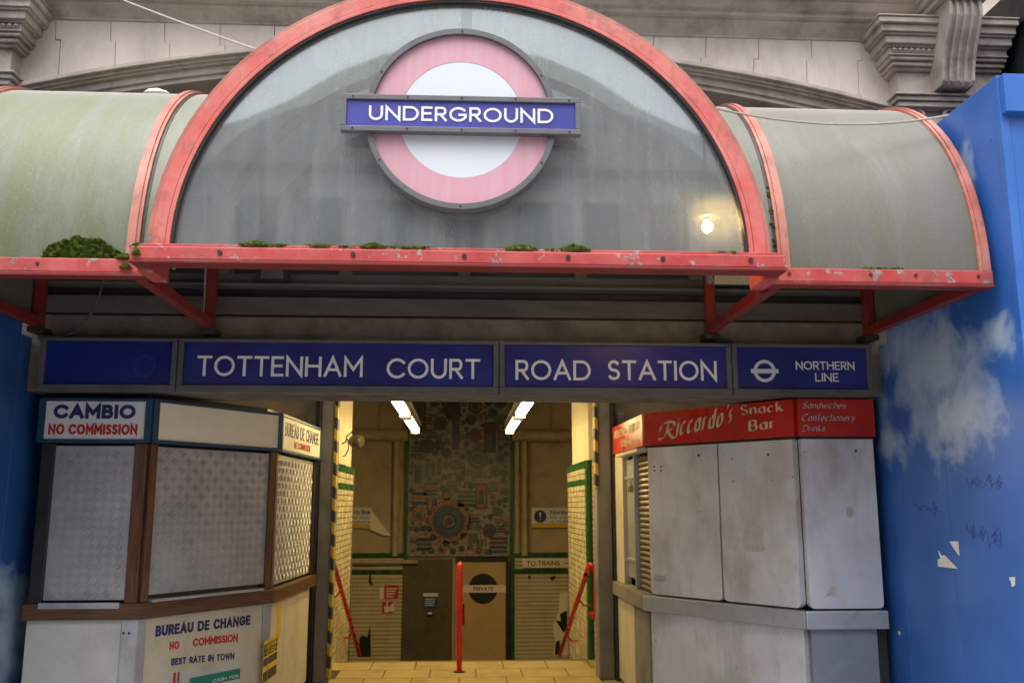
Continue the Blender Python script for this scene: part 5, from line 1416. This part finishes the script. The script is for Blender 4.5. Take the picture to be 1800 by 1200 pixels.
# handrails
def rail(sx, path, label):
    root = thing('handrail', path[0], label, 'handrail', 'red handrails')
    link('tube', MB().tube(path, .024, 12), 'rail_red', root, smooth=True)
    a, b = V(path[-3]), V(path[-1])
    for t in (.25, .7):
        p = V(path[-2]).lerp(b, t); 
        link('bracket', MB().tube([p, p + V((sx * .05, 0, -.07)), p + V((sx * .13, 0, -.07))], .009, 8), 'rail_red', root, smooth=True)
rail(-1, [V((-1.24, 8.99, 1.02)), at(586, 988, X=-1.22), at(632, 1150, X=-1.2)], 'red handrail sloping down the tiled wall behind the exchange kiosk')
rp = [at(1038, 1076, Y=9.55), at(1046, 1083, Y=9.5), at(1048, 1050, Y=9.4), at(1047, 1010, Y=9.36), at(1041, 994, Y=9.36), at(1035, 992, Y=9.4)]
rp = spl_(rp) + [at(1030, 1010, X=1.18), at(984, 1150, X=1.16)]
rail(1, rp, 'red handrail with a looped end sloping down behind the snack bar')
# centre post
cp = thing('newel_post', (-.01, 9.24, 0), 'upright red tubular post standing alone at the head of the stairs', 'post')
pt = at(803, 992, Y=9.24)
link('tube', MB().tube([V((-.01, 9.24, .0)), V((-.02, 9.24, pt.z - .06)), V((-.018, 9.26, pt.z - .015)), V((-.012, 9.33, pt.z)), V((-.01, 9.6, pt.z - .05)), V((-.01, 12.0, -.45))], .026, 14), 'rail_red', cp, smooth=True)
link('foot_plate', MB().disc(Fr((-.01, 9.24, 0), (1, 0, 0), (0, 1, 0), (0, 0, 1)), 0, 0, .055, .0005, .008, 20), 'steel_black', cp)
# spot lamp on the left pier column
sl = at(628, 776, Y=9.5)
so = thing('spot_lamp', (sl.x, 9.5, sl.z), 'old round metal floodlamp bracketed to the column above the left stair tiles', 'lamp')
link('bell', MB().tube([sl + V((-.075, .03, .012)), sl + V((-.06, .02, .01)), sl + V((-.02, 0, .003)), sl + V((.035, -.02, -.005)), sl + V((.05, -.026, -.008))], [.03, .055, .075, .07, .055], 20), 'lamp_metal', so, smooth=True)
link('yoke', MB().tube([sl + V((-.02, 0, .074)), sl + V((-.06, .01, .10)), sl + V((-.11, .02, .06)), sl + V((-.12, .03, .0)), sl + V((-.16, .03, -.02))], .008, 8), 'steel_black', so, smooth=True)
link('flex', MB().tube([sl + V((-.10, .01, .03)), sl + V((-.085, 0, -.07)), sl + V((-.12, .02, -.14)), sl + V((-.15, .02, -.15))], .006, 8), 'steel_black', so, smooth=True)

# ================================================================== THE STREET BEHIND (seen mirrored in the arched pane)
ob = thing('gabled_building', (0, -19, 0), 'pale building with a curved gable across the street, mirrored in the arched glass', 'building')
FO = Fr((0, -17.96, 0), (-1, 0, 0), (0, 0, 1), (0, 1, 0))
gab = [(-9, 0), (9, 0), (9, 12.6), (6.85, 13.3), (5.4, 14.0), (4.0, 14.95), (2.5, 15.6), (0, 16.0), (-2.5, 15.6), (-4.0, 14.95), (-5.4, 14.0), (-6.85, 13.3), (-9, 12.6)]
link('wall', MB().prism(gab, -6, 0, FO), 'stone_far', ob)
for j in range(4):
    for i in range(-3, 4):
        wn = link('window', MB().box(i * 2.1 - .6, i * 2.1 + .6, 1.2 + j * 2.6, 3.0 + j * 2.6, .0, .05, FO), 'brick_far', ob)
        link('pane', MB().box(i * 2.1 - .48, i * 2.1 + .48, 1.3 + j * 2.6, 2.9 + j * 2.6, .0505, .06, FO), 'glass_far', wn)
for z in (3.4, 6.0, 8.6, 11.6): link('string_course', MB().box(-9.05, 9.05, z, z + .25, .0, .2, FO), 'brick_far', ob)
for sx, hh in ((-1, 6.6), (1, 7.4)):
    o = thing('street_block', (sx * 15, -19, 0), ('lower' if sx < 0 else 'taller') + ' brick block across the street next to the gabled building', 'building')
    link('wall', MB().box(*sorted((sx * 9.2, sx * 30)), -24, -18.1, 0, hh), 'brick_far', o)
    for j in range(2):
        for i in range(6):
            link('window', MB().box(*sorted((sx * (10.2 + i * 2.4), sx * (11.4 + i * 2.4))), -18.1, -18.04, 1.2 + j * 2.7, 3.0 + j * 2.7), 'glass_far', o)
